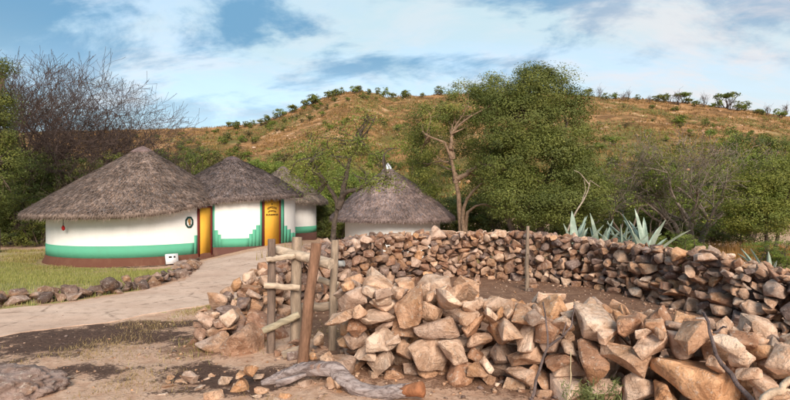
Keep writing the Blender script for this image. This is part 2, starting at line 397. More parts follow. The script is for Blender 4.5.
def masks(X, Y):
    lawn = inpoly(X, Y, LAWN)*(0.42+0.35*fbm(X*.8+5, Y*.8, 3))
    lawn = np.maximum(lawn, 0.5*(1-S((np.hypot((X+13.5)/5, (Y-20)/3.6)-0.75)/0.3))*(Y < 27))
    edge = 0.30*np.exp(-(dist_line(X, Y, near_e)/0.45)**2)*(X > -3.6)*(X < -1.5)
    g = np.maximum(lawn, edge)
    g = np.maximum(g, 0.42*S((Y-24)/6)*(0.4+0.6*fbm(X*.2, Y*.2, 3)))
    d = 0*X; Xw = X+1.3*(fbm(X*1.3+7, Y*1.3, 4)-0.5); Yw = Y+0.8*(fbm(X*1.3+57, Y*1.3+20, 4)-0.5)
    for px, py, rx, ry, a in [(95,338,1.7,0.62,0.95),(30,348,1.1,0.5,0.8),(195,322,0.8,0.3,0.8),(60,374,0.9,0.34,0.85),(232,377,0.75,0.42,1.15),(140,326,1.1,0.4,0.85),(195,388,0.7,0.3,0.7)]:  # tree shadows from behind the camera, painted into the earth as dark ovals
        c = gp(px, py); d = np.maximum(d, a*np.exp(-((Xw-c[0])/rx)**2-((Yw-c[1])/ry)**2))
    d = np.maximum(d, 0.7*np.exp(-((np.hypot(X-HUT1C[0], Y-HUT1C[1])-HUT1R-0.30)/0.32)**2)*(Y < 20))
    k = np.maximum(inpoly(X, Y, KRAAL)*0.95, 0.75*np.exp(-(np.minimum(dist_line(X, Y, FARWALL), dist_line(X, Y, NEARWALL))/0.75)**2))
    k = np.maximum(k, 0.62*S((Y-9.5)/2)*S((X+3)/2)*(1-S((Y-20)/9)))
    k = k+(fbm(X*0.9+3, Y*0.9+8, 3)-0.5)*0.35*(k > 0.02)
    return np.stack((g, d, k), -1)
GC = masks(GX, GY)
split = int(np.argmin(abs(gy-50)))
def sheet(name, j0, j1, mat_):
    X, Y, Z = GX[j0:j1+1], GY[j0:j1+1], GZ[j0:j1+1]; h, w = X.shape
    mb = MB(); i = np.arange(h-1)[:, None]*w+np.arange(w-1)[None]
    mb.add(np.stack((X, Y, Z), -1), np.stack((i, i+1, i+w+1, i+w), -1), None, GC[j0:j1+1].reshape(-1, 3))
    return tag(mb.build(name, mat_, smooth=True), kind='structure')
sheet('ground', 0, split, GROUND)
sheet('hill', split, len(gy)-1, HILL)

# path: a thin worn slab from the lower left to the yard before the huts
def resample(P, n):
    P = np.asarray(P, float); L = np.concatenate(([0], np.cumsum(np.linalg.norm(np.diff(P, axis=0), axis=1))))
    s = np.linspace(0, L[-1], n); return np.stack([np.interp(s, L, P[:, k]) for k in range(P.shape[1])], 1)
NS, NM = 130, 26
A = resample(near_e, NS); B = resample(far_e, NS)
A += (np.stack((vn(np.arange(NS)*.7, 3+0*A[:, 0]), vn(np.arange(NS)*.6, 9+0*A[:, 0])), 1)-.5)*0.18
B += (np.stack((vn(np.arange(NS)*.7, 13+0*A[:, 0]), vn(np.arange(NS)*.6, 19+0*A[:, 0])), 1)-.5)*0.16
tt = np.linspace(0, 1, NM)[None, :, None]
PP = A[:, None]*(1-tt)+B[:, None]*tt
PZ = height(PP[..., 0], PP[..., 1])+0.010
PZ[:, 0] -= 0.05; PZ[:, -1] -= 0.05; PP[:, 0] = PP[:, 1]*1.0+(A-PP[:, 1])*0.1; PP[:, -1] = PP[:, -2]+(B-PP[:, -2])*0.1
mb = MB(); i = np.arange(NS-1)[:, None]*NM+np.arange(NM-1)[None]
mb.add(np.concatenate((PP, PZ[..., None]), -1), np.stack((i, i+NM, i+NM+1, i+1), -1))
tag(mb.build('path', PATH, smooth=True, sharp=40), kind='structure')

# ------------------------------------------------------------------ huts
def hit(px, c, r):
    """angle (about the hut's centre) where the ray of a photo column meets its wall"""
    b = (px-395)/F; A_ = b*b+1; B_ = -2*(b*c[0]+c[1]); C_ = c[0]**2+c[1]**2-r*r
    D = B_*B_-4*A_*C_
    y = (-B_-math.sqrt(max(D, 0)))/(2*A_); return math.atan2(y-c[1], b*y-c[0]), y
def shell(mb, c, r0, r1, th0, th1, z0, z1, n=None, m=0):
    n = n or max(1, int(abs(th1-th0)/0.05)); th = np.linspace(th0, th1, n+1); V = []
    for t in th:
        cs, sn = math.cos(t), math.sin(t)
        for r, z in ((r0, z0), (r1, z0), (r1, z1), (r0, z1)): V.append((c[0]+r*cs, c[1]+r*sn, z))
    Q = []
    for k in range(n):
        a, b = 4*k, 4*k+4
        Q += [(a+1, b+1, b+2, a+2), (a, a+1, a+2, a+3)*0 or (a+3, a+2, b+2, b+3), (a, b, b+1, a+1)]
    e = 4*n; Q += [(0, 1, 2, 3), (e, e+3, e+2, e+1)]
    mb.add(V, Q, None, None, m)

class Hut:
    def __init__(s, label, c, r, R, z0, ze, za, apex=(0, 0), bulge=0.08, eave=lambda th: 0.0, rad=lambda th: 0.0, n=15000, tone=(0.205, 0.165, 0.140), seed=1):
        s.c = np.array(c); s.r = r; s.R = R; s.z0 = z0; s.ze = ze; s.za = za; s.apex = np.array(apex); s.bulge = bulge; s.ef = eave; s.rf = rad
        s.root = thing('thatched_hut', label, 'hut', (c[0], c[1], z0))
        s.off = -np.array((c[0], c[1], z0)); s.tone = np.array(tone); s.g = np.random.default_rng(seed)
        s.wall(); s.roof(n)
    def put(s, mb, name, m, parent=None, **k):
        for i in range(len(mb.v)): mb.v[i] = mb.v[i]+s.off
        return mb.build(name, m, parent or s.root, **k)
    def wall(s):
        mb = MB(); n = 96; zs = np.linspace(s.z0-0.5, s.ze+float(np.min(s.ef(np.linspace(-math.pi, math.pi, 64))))+0.6*(1-s.r/s.R)*(s.za-s.ze)-0.02, 12); V = []
        for z in zs:
            th = np.arange(n)*2*math.pi/n
            r = s.r*(1+0.006*(vn(th*3+s.c[0], z*1.5+0*th)-0.5))
            V.append(np.stack((s.c[0]+r*np.cos(th), s.c[1]+r*np.sin(th), 0*th+z), 1))
        i = np.arange(len(zs)-1)[:, None]*n; j = np.arange(n)[None]; k = (j+1) % n
        mb.add(np.concatenate(V), np.stack((i+j, i+k, i+n+k, i+n+j), -1)); s.wall_o = s.put(mb, 'wall', WHITE_P, smooth=True)
    def surf(s, th, t):
        """point of the thatch at angle th, t = 0 apex .. 1 eave"""
        R = s.R+s.rf(th); ze = s.ze+s.ef(th)
        z = s.za+(ze-s.za)*t+s.bulge*np.sin(math.pi*np.clip(t, 0, 1))*1.0
        z = z-0.03*np.exp(-(t/0.03)**2)
        r = R*t
        x = s.c[0]+s.apex[0]*(1-t)+r*np.cos(th); y = s.c[1]+s.apex[1]*(1-t)+r*np.sin(th)
        return np.stack((x, y, z), -1)
    def roof(s, nb):
        g = s.g; n = 144; ts = np.concatenate((np.linspace(0.004, 0.1, 5), np.linspace(0.12, 1.0, 46)))
        th = np.arange(n)*2*math.pi/n; mb = MB(); V = []; Cc = []
        for t in ts:
            P = s.surf(th, t+0*th)
            bmp = 0.05*(fbm(th*9+5, t*9+0*th, 3)-0.5)+0.035*(vn(th*40, t*5+0*th)-0.5)
            P[:, 2] += bmp; V.append(P)
            k = 0.75+0.5*fbm(th*5+s.c[0], t*7+0*th, 3); Cc.append(s.tone*k[:, None])
        rag = 0.04*(vn(th*30+2, 1+0*th)-0.5)                       # ragged lip, underside, back up to the wall
        for rr, dz in ((1.006, -0.07), (0.995, -0.15), (0.955, -0.165), (0.90, -0.10), (s.r/s.R*0.97, (s.za-s.ze)*(1-s.r/s.R)-0.16)):
            P = s.surf(th, 1.0+0*th); cx = s.c
            P[:, 0] = cx[0]+(P[:, 0]-cx[0])*rr; P[:, 1] = cx[1]+(P[:, 1]-cx[1])*rr; P[:, 2] += dz+rag*(rr > 0.94)
            V.append(P); Cc.append(np.broadcast_to(s.tone*0.8, (n, 3)))
        m = len(V); i = np.arange(m-1)[:, None]*n; j = np.arange(n)[None]; k = (j+1) % n
        mb.add(np.concatenate(V), np.stack((i+j, i+n+j, i+n+k, i+k), -1), None, np.concatenate(Cc))
        s.roof_o = s.put(mb, 'roof', THATCH_M, smooth=True)
        mb = MB(); ts = np.linspace(0.004, 0.115, 6); V = []
        for q, t in enumerate(list(ts)+[0.112]):
            P = s.surf(th, t+0*th); P[:, 2] += (0.045 if q < len(ts) else -0.03)+0.03*(vn(th*20, t*30+0*th)-.5); V.append(P)
        m = len(V); i = np.arange(m-1)[:, None]*n
        mb.add(np.concatenate(V), np.stack((i+j, i+n+j, i+n+k, i+k), -1), None, s.tone*np.array((0.80, 0.76, 0.86))); s.put(mb, 'ridge_cap', THATCH_M, s.roof_o, smooth=True)
        # straw laid down the slope
        t = np.sqrt(g.random(nb))*0.99+0.01; a = g.random(nb)*2*math.pi
        dirz = s.surf(a, np.minimum(t+0.05, 1.05))-s.surf(a, t); dirz /= np.linalg.norm(dirz, axis=1)[:, None]
        P = s.surf(a, t); out = np.stack((np.cos(a)*0.5, np.sin(a)*0.5, 0*a+0.85), 1)
        side = np.cross(dirz, out); side /= np.linalg.norm(side, axis=1)[:, None]
        dirz = dirz+side*g.normal(size=(nb, 1))*0.16
        L = (0.05+0.16*g.random((nb, 1))); w = 0.006+0.012*g.random((nb, 1)); lift = 0.012+0.05*g.random((nb, 1))**2
        fr = t > 0.965
        L[fr] *= 0.5
        tip = P+dirz*L+out*(lift+0.006); base = P+out*0.004
        Vb = np.stack((base-side*w, base+side*w, tip+side*w*0.4, tip-side*w*0.4), 1)
        kk = (0.55+0.9*g.random((nb, 1)))*(0.7+0.6*fbm(a*5+s.c[0], t*7, 3)[:, None])
        warm = g.random((nb, 1)); C = s.tone*kk*(1+np.array((0.16, 0.02, -0.14))*(warm-0.5)*2)
        mb = MB(); mb.add(Vb, np.arange(nb*4).reshape(-1, 4), None, np.repeat(C, 4, 0))
        # drooping fringe along the eave
        ne = 2600; a = g.random(ne)*2*math.pi; P = s.surf(a, 0.985+0.02*g.random(ne)); out = np.stack((np.cos(a), np.sin(a), 0*a), 1)
        side = np.stack((-np.sin(a), np.cos(a), 0*a), 1); P[:, 2] -= 0.15*g.random(ne)
        tip = P+out*(0.03+0.07*g.random((ne, 1)))+np.array((0, 0, -1))*(0.02+0.12*g.random((ne, 1))); w = 0.008
        Vb = np.stack((P-side*w, P+side*w, tip+side*w*0.4, tip-side*w*0.4), 1)
        C = s.tone*(0.45+0.9*g.random((ne, 1))); mb.add(Vb, np.arange(ne*4).reshape(-1, 4), None, np.repeat(C, 4, 0))
        o = s.put(mb, 'straw', THATCH_M, s.roof_o); o['kind'] = 'stuff'
    def band(s, segs, zb, name, m, dr=0.008):
        mb = MB()
        for a, b, z1 in segs: shell(mb, s.c, s.r*0.985, s.r+dr, a, b, zb, z1)
        return s.put(mb, name, m, s.wall_o)
    def frame_at(s, th, dr=0.0):
        n = np.array((math.cos(th), math.sin(th), 0)); t = np.array((-math.sin(th), math.cos(th), 0))
        return np.array((s.c[0], s.c[1], 0))+n*(s.r+dr), n, t
    def door(s, th, w, zb, zt, green=True, planks=3):
        o, n, t = s.frame_at(th, 0.0); rot = np.stack((t, n, np.array((0, 0, 1.0))), 1)
        sag = s.r-math.sqrt(s.r**2-(w/2+0.12)**2)
        base = o-n*sag
        mb = MB()
        mb.box(base+np.array((0, 0, (zb+zt)/2))+n*(sag-0.01), (w, 0.06, zt-zb), rot)
        d = s.put(mb, 'door', YELLOW_P)
        fm = MB()
        for sg in (-1, 1): fm.box(base+t*sg*(w/2+0.03)+np.array((0, 0, (zb+zt)/2+.01))+n*(sag-0.0), (0.06, 0.10, zt-zb+0.02), rot)
        fm.box(base+np.array((0, 0, zb-0.015))+n*(sag+0.03), (w+0.1, 0.16, 0.05), rot)
        fm.box(base+np.array((0, 0, zt+0.03))+n*(sag-0.0), (w+0.12, 0.10, 0.05), rot)
        s.put(fm, 'door_frame', DARKRED, d)
        return d, base+n*(sag+0.02), n, t, rot

# --- the large round hut on the left
JOIN = math.atan2(-0.9, 3.3)
def bumpf(th, c=JOIN, w=0.62):
    d = (th-c+math.pi) % (2*math.pi)-math.pi; return np.exp(-(d/w)**2)
h1 = Hut('large thatched hut with white wall and green band, nearest on the left', HUT1C, HUT1R, 3.94, -0.52, 1.24, 3.78, bulge=0.06,
         eave=lambda th: 0.48*bumpf(th), rad=lambda th: -0.62*bumpf(th), n=34000, tone=(0.250, 0.182, 0.152), seed=21)
a_l = -math.pi*0.98; a_s1 = hit(194, h1.c, h1.r)[0]; a_s2 = hit(197, h1.c, h1.r)[0]; a_d0 = hit(199.5, h1.c, h1.r)[0]
a_door = hit(204.5, h1.c, h1.r)[0]
zt_, zb_ = 0.33, -0.08
zb1 = h1.z0+0.30
h1.band([(a_l, a_s1, zb1+0.40), (a_s1, a_s2, zb1+0.66), (a_s2, a_d0, zb1+0.84)], zb1, 'green_band', GREEN_P)
mb = MB(); th = np.linspace(-math.pi, math.pi, 121)
V = []
for zz, dr in ((h1.z0-0.4, 0.14), (h1.z0+0.05, 0.11), (h1.z0+0.2, 0.05), (h1.z0+0.30, 0.02), (h1.z0+0.30, -0.05)):
    V.append(np.stack((h1.c[0]+(h1.r+dr+0.05*(vn(th*14, zz*4+0*th)-.5)*(dr > .03))*np.cos(th), h1.c[1]+(h1.r+dr)*np.sin(th), zz+0*th), 1))
n_ = len(th); i = np.arange(4)[:, None]*n_+np.arange(n_-1)[None]
mb.add(np.concatenate(V), np.stack((i, i+1, i+n_+1, i+n_), -1)); h1.put(mb, 'plinth', PLINTH_RED, h1.wall_o, smooth=True)
h1.door(a_door, 0.56, -0.44, 1.42)
# emblem: dark eight-sided ring with a small figure
th_e, y_e = hit(189, h1.c, h1.r)
o_, n_v, t_v = h1.frame_at(th_e, 0.012); ez = CAM_Z+(200-222.2)/F*y_e
def flat_poly(mb, c, n, t, pts, z, thick=0.012, m=0):
    up = np.array((0, 0, 1.0)); k = len(pts)
    f = [c+np.array((0, 0, z))+t*a+up*b+n*thick for a, b in pts]; bk = [p-n*thick*2 for p in f]
    T = [(0, q, q+1) for q in range(1, k-1)]
    Q = [(q, q+k, (q+1) % k+k, (q+1) % k) for q in range(k)]
    mb.add(f+bk, Q, T, None, m)
mb = MB(); ang = [math.radians(22.5+45*q) for q in range(8)]
for q in range(8):
    a, b = ang[q], ang[(q+1) % 8]
    pts = [(math.cos(x)*rx, math.sin(x)*rz) for x, rx, rz in ((a, .165, .215), (b, .165, .215), (b, .11, .15), (a, .11, .15))]
    flat_poly(mb, o_, n_v, t_v, pts, ez)
em = h1.put(mb, 'emblem', DGREEN)
mb = MB()
flat_poly(mb, o_, n_v, t_v, [(-.04, .10), (.02, .12), (.05, .05), (.035, -.02), (.05, -.09), (-.01, -.11), (-.02, -.03), (-.05, .02)], ez)
h1.put(mb, 'figure', OCHRE, em)
# small red ornament hanging under the eave
y_r = hit(63, h1.c, h1.r)[1]-0.32; pr = at(63, 226, y_r)
rt = thing('red_ornament', 'small red ornament on a string under the hut eave', 'ornament', (pr[0], pr[1], pr[2]-0.15))
mb = MB(); mb.tube([(0, 0, .15), (0.01, 0, .4), (0, 0, .62)], 0.012, 5); mb.build('string', BLACK, rt)
mb = MB(); mb.tube([(0, 0, .0), (.01, 0, 0.04), (0.0, 0, .10), (0, 0, .17)], (0.015, .048, .055, .02), 8); mb.build('tassel', REDP, rt, smooth=True)

# --- second hut, joined to the first
HUT2C = np.array((-6.88, 22.2))
h2 = Hut('middle thatched hut with stepped green pattern and yellow lettered door', HUT2C, 2.63, 2.98, -0.35, 1.86, 3.53, bulge=0.10,
         eave=lambda th: 0.17*np.cos(th-0.35)-0.05, n=24000, tone=(0.205, 0.155, 0.142), seed=5)
H2 = lambda px: hit(px, h2.c, h2.r)[0]
zb2 = -0.02
def slope2(th): return 0.0
zb = -0.06
h2.band([(H2(205), H2(214.5), 1.70), (H2(214.5), H2(218), 0.58), (H2(218), H2(221), 0.42), (H2(221), H2(249), 0.26), (H2(249), H2(252.5), 0.42), (H2(252.5), H2(256), 0.58), (H2(256), H2(260), 0.74), (H2(260), H2(262), 1.86)],
        zb, 'green_band', GREEN_P)
h2.band([(H2(281), H2(284), 1.9), (H2(284), H2(287), 0.66), (H2(287), H2(290.5), 0.5), (H2(290.5), H2(294), 0.34), (H2(294), H2(294)+1.2, 0.3)],
        zb+0.04, 'green_band', GREEN_P)
h2.band([(-math.pi, H2(262), zb), ], -0.8, 'plinth', PLINTH_P, 0.03)
h2.band([(H2(281), H2(294)+1.2, zb+0.04), ], -0.8, 'plinth', PLINTH_P, 0.03)
d2, ob, nb_, tb_, rotb = h2.door(H2(271.4), 0.74, -0.12, 1.86)
# lettering on the door, three short lines too small to read, and a little mark above
mb = MB(); up = np.array((0, 0, 1.0)); gL = np.random.default_rng(3)
def strokes(zc, half, arch, hgt_, k):
    for q in range(k):
        a = -half+2*half*(q+0.5)/k; z = zc+arch*(1-(a/half)**2); w = 2*half/k*0.62
        pts_ = [(0, 0, 1.0, .28), (-.35, 0, .3, 1.0), (.35, 0, .3, 1.0), (0, .36, 1, .26), (0, -.36, 1, .26)]
        for c_ in gL.choice(5, 3, replace=False):
            dx, dz, sx, sz = pts_[c_]
            mb.box(ob+tb_*(a+dx*w)+up*(z+dz*hgt_)+nb_*0.016, (w*sx, 0.008, hgt_*sz), rotb)
strokes(1.36, 0.23, 0.055, 0.075, 8); strokes(1.24, 0.20, 0.04, 0.06, 7); strokes(1.13, 0.30, 0.0, 0.06, 11)
mb.box(ob+up*1.54+nb_*0.016, (0.035, 0.008, 0.06), rotb)
h2.put(mb, 'lettering', BLACK, d2)['kind'] = 'stuff'
# --- third small hut behind
h3 = Hut('small thatched hut partly hidden behind the middle hut', (-5.74, 27.0), 1.69, 2.29, -0.45, 1.66, 3.42, bulge=0.07, n=9000, tone=(0.215, 0.165, 0.135), seed=9)
h3.band([(-math.pi, math.pi, 0.40)], 0.08, 'green_band', GREEN_P)
h3.band([(-math.pi, math.pi, 0.08)], -0.9, 'plinth', PLINTH_P, 0.02)
# --- fourth hut behind the stone wall
h4 = Hut('thatched hut with a pale roof cap behind the stone wall', (-0.12, 25.0), 2.25, 2.95, -1.15, 0.90, 3.24, apex=(-0.22, 0), bulge=0.17, n=24000, tone=(0.300, 0.222, 0.205), seed=13)
mb = MB(); ac = np.array((-0.34, 25.0, 3.12))
mb.tube([ac+(0, 0, -0.10), ac+(0, 0, 0.05), ac+(0.01, 0, 0.17), ac+(-0.02, 0, 0.34)], (0.30, 0.24, 0.13, 0.02), 8, rough=0.12); h4.put(mb, 'roof_cap', METAL, h4.roof_o)

# ------------------------------------------------------------------ stones
def make_stones(n, seed, flat=(0.5, 0.8), detail=1):
    g = np.random.default_rng(seed); out = []
    for q in range(n):
        k = int(g.integers(11, 17)); u_ = g.normal(size=(k, 3)); u_ /= np.linalg.norm(u_, axis=1)[:, None]
        u_ = np.sign(u_)*np.abs(u_)**0.62; u_ /= np.max(np.abs(u_), axis=1)[:, None]**0.75
        u_ *= np.array((1.0, 0.62+0.3*g.random(), flat[0]+(flat[1]-flat[0])*g.random()))*(0.86+0.2*g.random((k, 1)))
        u_ -= u_.mean(0)
        u_ /= np.max(np.linalg.norm(u_[:, :2], axis=1))
        bm = bmesh.new(); vs = [bm.verts.new(p) for p in u_]
        r = bmesh.ops.convex_hull(bm, input=vs)
        bmesh.ops.delete(bm, geom=list({v for v in r['geom_interior']+r['geom_unused'] if isinstance(v, bmesh.types.BMVert)}), context='VERTS')
        bm.normal_update()
        pl = np.array([(*f.normal, f.normal.dot(f.verts[0].co)) for f in bm.faces])
        bmesh.ops.dissolve_limit(bm, angle_limit=math.radians(9), verts=bm.verts[:], edges=bm.edges[:])
        bmesh.ops.bevel(bm, geom=bm.edges[:], offset=0.045+0.03*g.random(), segments=1, affect='EDGES', clamp_overlap=True)
        bmesh.ops.triangulate(bm, faces=bm.faces[:])
        bmesh.ops.subdivide_edges(bm, edges=[e for e in bm.edges if e.calc_length() > 0.3], cuts=detail, use_grid_fill=True)
        bmesh.ops.triangulate(bm, faces=bm.faces[:])
        bm.normal_update(); o = Vector(g.random(3)*50)
        for v in bm.verts:
            d = mnoise.fractal(v.co*1.7+o, 1.0, 2.1, 3)*0.075+mnoise.noise(v.co*5.2+o)*0.028
            v.co += v.normal*d
        me = bpy.data.meshes.new('stone'); bm.to_mesh(me); bm.free()
        me.polygons.foreach_set('use_smooth', np.ones(len(me.polygons), bool)); me.set_sharp_from_angle(angle=math.radians(34))
        me.materials.append(ROCK); out.append((me, pl))
    return out
STONES = make_stones(34, 3, (0.48, 0.85), 2)
PALE = [(0.58, 0.42, 0.30), (0.62, 0.48, 0.36), (0.52, 0.355, 0.24), (0.47, 0.30, 0.19), (0.66, 0.52, 0.40), (0.38, 0.225, 0.14), (0.56, 0.34, 0.19), (0.45, 0.34, 0.265), (0.60, 0.44, 0.32)]
BROWN = [(0.40, 0.255, 0.17), (0.46, 0.32, 0.225), (0.28, 0.165, 0.11), (0.33, 0.22, 0.16), (0.24, 0.18, 0.155), (0.48, 0.36, 0.28), (0.30, 0.185, 0.125), (0.20, 0.15, 0.13)]
GREY = [(0.25, 0.185, 0.155), (0.21, 0.155, 0.135), (0.33, 0.23, 0.17), (0.28, 0.175, 0.125), (0.40, 0.30, 0.235), (0.19, 0.14, 0.12)]
DARKST = [(0.16, 0.115, 0.095), (0.20, 0.14, 0.11), (0.13, 0.095, 0.08), (0.24, 0.165, 0.12), (0.30, 0.23, 0.19)]

class Heap:
    def __init__(s, x0, x1, y0, y1, res=0.028):
        s.x0, s.y0, s.res = x0, y0, res
        s.X, s.Y = np.meshgrid(np.arange(x0, x1, res), np.arange(y0, y1, res)); s.H = height(s.X, s.Y)-0.015; s.base = s.H.copy()
        s.list = []
    def probe(s, pl, R, sc, x, y):
        ix = int((x-s.x0)/s.res); iy = int((y-s.y0)/s.res); k = int(sc*1.08/s.res)+1
        a0, a1, b0, b1 = max(iy-k, 0), min(iy+k+1, s.H.shape[0]), max(ix-k, 0), min(ix+k+1, s.H.shape[1])
        if a1-a0 < 3 or b1-b0 < 3: return None
        gx_ = (s.X[a0:a1, b0:b1]-x).ravel(); gy_ = (s.Y[a0:a1, b0:b1]-y).ravel()
        N = pl[:, :3] @ R.T; D = pl[:, 3]*sc
        upm = N[:, 2] > 0.02; dn = N[:, 2] < -0.02
        up_ = ((D[upm, None]-N[upm, :1]*gx_-N[upm, 1:2]*gy_)/N[upm, 2:3]).min(0)
        lo_ = ((D[dn, None]-N[dn, :1]*gx_-N[dn, 1:2]*gy_)/N[dn, 2:3]).max(0)
        sl = ~(upm | dn)
        ok = up_ > lo_
        if ok.sum() < 4: return None
        Hh = s.H[a0:a1, b0:b1].ravel()
        rest = (Hh[ok]-lo_[ok]).max()
        gap = (lo_[ok]+rest-Hh[ok]).mean()
        return rest, gap, (a0, a1, b0, b1), ok, up_
    def place(s, res, R, sc, x, y, var, extra):
        rest, gap, (a0, a1, b0, b1), ok, up_ = res
        blk = s.H[a0:a1, b0:b1]; sh = blk.shape; f = blk.ravel().copy()
        f[ok] = np.maximum(f[ok], up_[ok]+rest); s.H[a0:a1, b0:b1] = f.reshape(sh)
        s.list.append((var, R, sc, np.array((x, y, rest-0.012)), extra))
    def fill(s, line, hs, half, sizes, n, seed, tilt=0.28, cand=40, taper=0.25, over=0.05, stop=25):
        """drop stones one by one, each at the lowest, snuggest of many tried places"""
        g = np.random.default_rng(seed); line = np.asarray(line, float); grow = None
        L = np.concatenate(([0], np.cumsum(np.linalg.norm(np.diff(line, axis=0), axis=1)))); fails = 0
        ds = np.linspace(0, L[-1], 601); TP = np.stack([np.interp(ds, L, line[:, k]) for k in (0, 1)], 1); TH = np.interp(ds, L, hs)
        TT = np.gradient(TP, axis=0); TT /= np.linalg.norm(TT, axis=1)[:, None]
        for _ in range(n):
            best = None; sz = float(np.clip(sizes[0]+sizes[1]*g.normal(), sizes[2], sizes[3]))
            for _c in range(cand):
                u_ = g.random(); kk = int(u_*600); p = TP[kk]; tg = TT[kk]; Ht = TH[kk]; w = g.random()*2-1
                q = p+np.array((-tg[1], tg[0]))*w*half
                ix = int((q[0]-s.x0)/s.res); iy = int((q[1]-s.y0)/s.res)
                if not (0 <= iy < s.H.shape[0] and 0 <= ix < s.H.shape[1]): continue
                cur = s.H[iy, ix]-s.base[iy, ix]; sc = sz*0.5*(1+sizes[4]*u_)
                if cur+sc*0.5 > Ht or abs(w) > 1-taper*cur/max(Ht, .1): continue
                var = int(g.integers(len(STONES)))
                for _r in range(2):
                    yaw = math.atan2(tg[1], tg[0])+g.normal()*0.6+(math.pi/2 if g.random() < 0.3 else 0)
                    R = np.array(Matrix.Rotation(yaw, 3, 'Z') @ Matrix.Rotation(g.normal()*tilt, 3, 'X') @ Matrix.Rotation(g.normal()*tilt+(math.pi if g.random() < .5 else 0), 3, 'Y'))
                    r = s.probe(STONES[var][1], R, sc, q[0], q[1])
                    if r is None: continue
                    zz = r[0]-s.base[iy, ix]
                    if zz+sc*0.45 > Ht+over: continue
                    score = zz/Ht*1.0+0.9*r[1]/Ht
                    if best is None or score < best[0]: best = (score, r, R, sc, q[0], q[1], var, (u_, w))
            if best is None:
                fails += 1
                if fails > stop: break
                continue
            fails = 0
            s.place(best[1], best[2], best[3], best[4], best[5], best[6], best[7])

def project_rank(items, occl):
    """how many pixels of a coarse picture each stone shows"""
    buf = np.full((240, 474), -1); al = sorted([(it[3][1], k, it) for k, it in enumerate(items)]+[(it[3][1], -2, it) for it in occl], key=lambda a: -a[0])
    for y, k, it in al:
        c = it[3]; r = it[2]*0.85*F/c[1]*0.6; px = (395+F*c[0]/c[1])*0.6; py = (200-F*(c[2]-CAM_Z)/c[1])*0.6
        a0, a1, b0, b1 = int(py-r*.75), int(py+r*.75)+1, int(px-r), int(px+r)+1
        if b1 < 0 or b0 > 474 or a1 < 0 or a0 > 240: continue
        buf[max(a0, 0):max(a1, 0), max(b0, 0):max(b1, 0)] = k
    return np.bincount(buf[buf >= 0], minlength=len(items))

def stone_obj(it, root, colf, g, name='stone'):
    var, R, sc, p, ex = it
    o = link(name, STONES[var][0], root); o.matrix_local = Matrix.Translation(Vector(p)-(root.location if root else Vector((0, 0, 0)))) @ Matrix(R.tolist()).to_4x4() @ Matrix.Scale(sc, 4)
    o.color = (*colf(it, g), 1); return o
def join_stones(items, root, colf, g, name='rubble'):
    mb = MB(); cache = {}
    for it in items:
        var, R, sc, p, ex = it
        if var not in cache:
            me = STONES[var][0]; v_ = np.zeros(len(me.vertices)*3); me.vertices.foreach_get('co', v_)
            cache[var] = (v_.reshape(-1, 3), np.array([list(pp.vertices) for pp in me.polygons if len(pp.vertices) == 3]))
        v_, t_ = cache[var]; mb.add(v_ @ np.asarray(R).T*sc+p-np.array(root.location), None, t_, colf(it, g))
    o = mb.build(name, ROCK_ATTR, root, smooth=True, sharp=34); o['kind'] = 'stuff'; return o
def pick(pal, g):
    c = np.array(pal[int(g.integers(len(pal)))]); return tuple(np.clip(c*(0.85+0.3*g.random())*np.array((1.0, 0.965, 1.01)), 0, 0.75))

heap = Heap(-3.2, 8.6, 1.6, 13.2)
for px_, py_, L_, yaw_, tx_, ty_, var_, sink_ in [(214, 352, 0.50, 0.4, 0.25, 0.05, 3, .30), (240, 354, 0.58, 0.9, 0.35, -0.1, 7, .40), (260, 340, 0.66, 0.5, 0.45, 0.1, 12, .45), (229, 344, 0.46, 0.2, 0.1, 0.05, 15, .2),
                                                 (272, 327, 0.55, 0.3, 0.2, 0.15, 20, .3), (246, 334, 0.44, 0.2, 0.15, 0.0, 9, .15), (280, 308, 0.5, 0.8, 0.2, -0.1, 5, .25)]:
    c_ = gp(px_, py_); R_s = np.array(Matrix.Rotation(yaw_, 3, 'Z') @ Matrix.Rotation(tx_, 3, 'X') @ Matrix.Rotation(ty_, 3, 'Y')); r_s = heap.probe(STONES[var_][1], R_s, L_/2, c_[0], c_[1]+0.12)
    r_s = (r_s[0]-sink_*L_/2,)+r_s[1:]; heap.place(r_s, R_s, L_/2, c_[0], c_[1]+0.12, var_, (0.02, 0))
heap.fill(FARWALL[:4], FARH[:4], 0.28, (0.46, 0.10, 0.26, 0.66, -0.3), 40, 40, tilt=0.40, over=0.04, cand=14)
heap.fill(FARWALL, FARH, 0.25, (0.325, 0.07, 0.19, 0.52, 0.0), 1150, 41, tilt=0.34, over=0.07, cand=21)
heap.fill(FARWALL, FARH, 0.29, (0.21, 0.04, 0.13, 0.28, 0.0), 400, 42, tilt=0.5, over=0.05, cand=22)
far_items = heap.list; heap.list = []
heap.fill(NEARWALL, NEARH, 0.40, (0.40, 0.10, 0.24, 0.62, 0.28), 260, 77, tilt=0.38, over=0.10, cand=30)
heap.fill(NEARWALL, NEARH, 0.44, (0.21, 0.04, 0.13, 0.30, 0.20), 170, 78, tilt=0.5, over=0.06, cand=22)
near_items = heap.list; heap.list = []
gs = np.random.default_rng(8)
near_root = thing('dry_stone_wall', 'near dry stone wall of big pale angular rocks in the foreground', 'stone wall', (1.5, 4.9, 0))
far_root = thing('dry_stone_wall', 'long far dry stone wall of smaller brown rocks curving round the kraal', 'stone wall', (2.0, 11.5, 0))
def col_near(it, g): return pick(PALE, g)
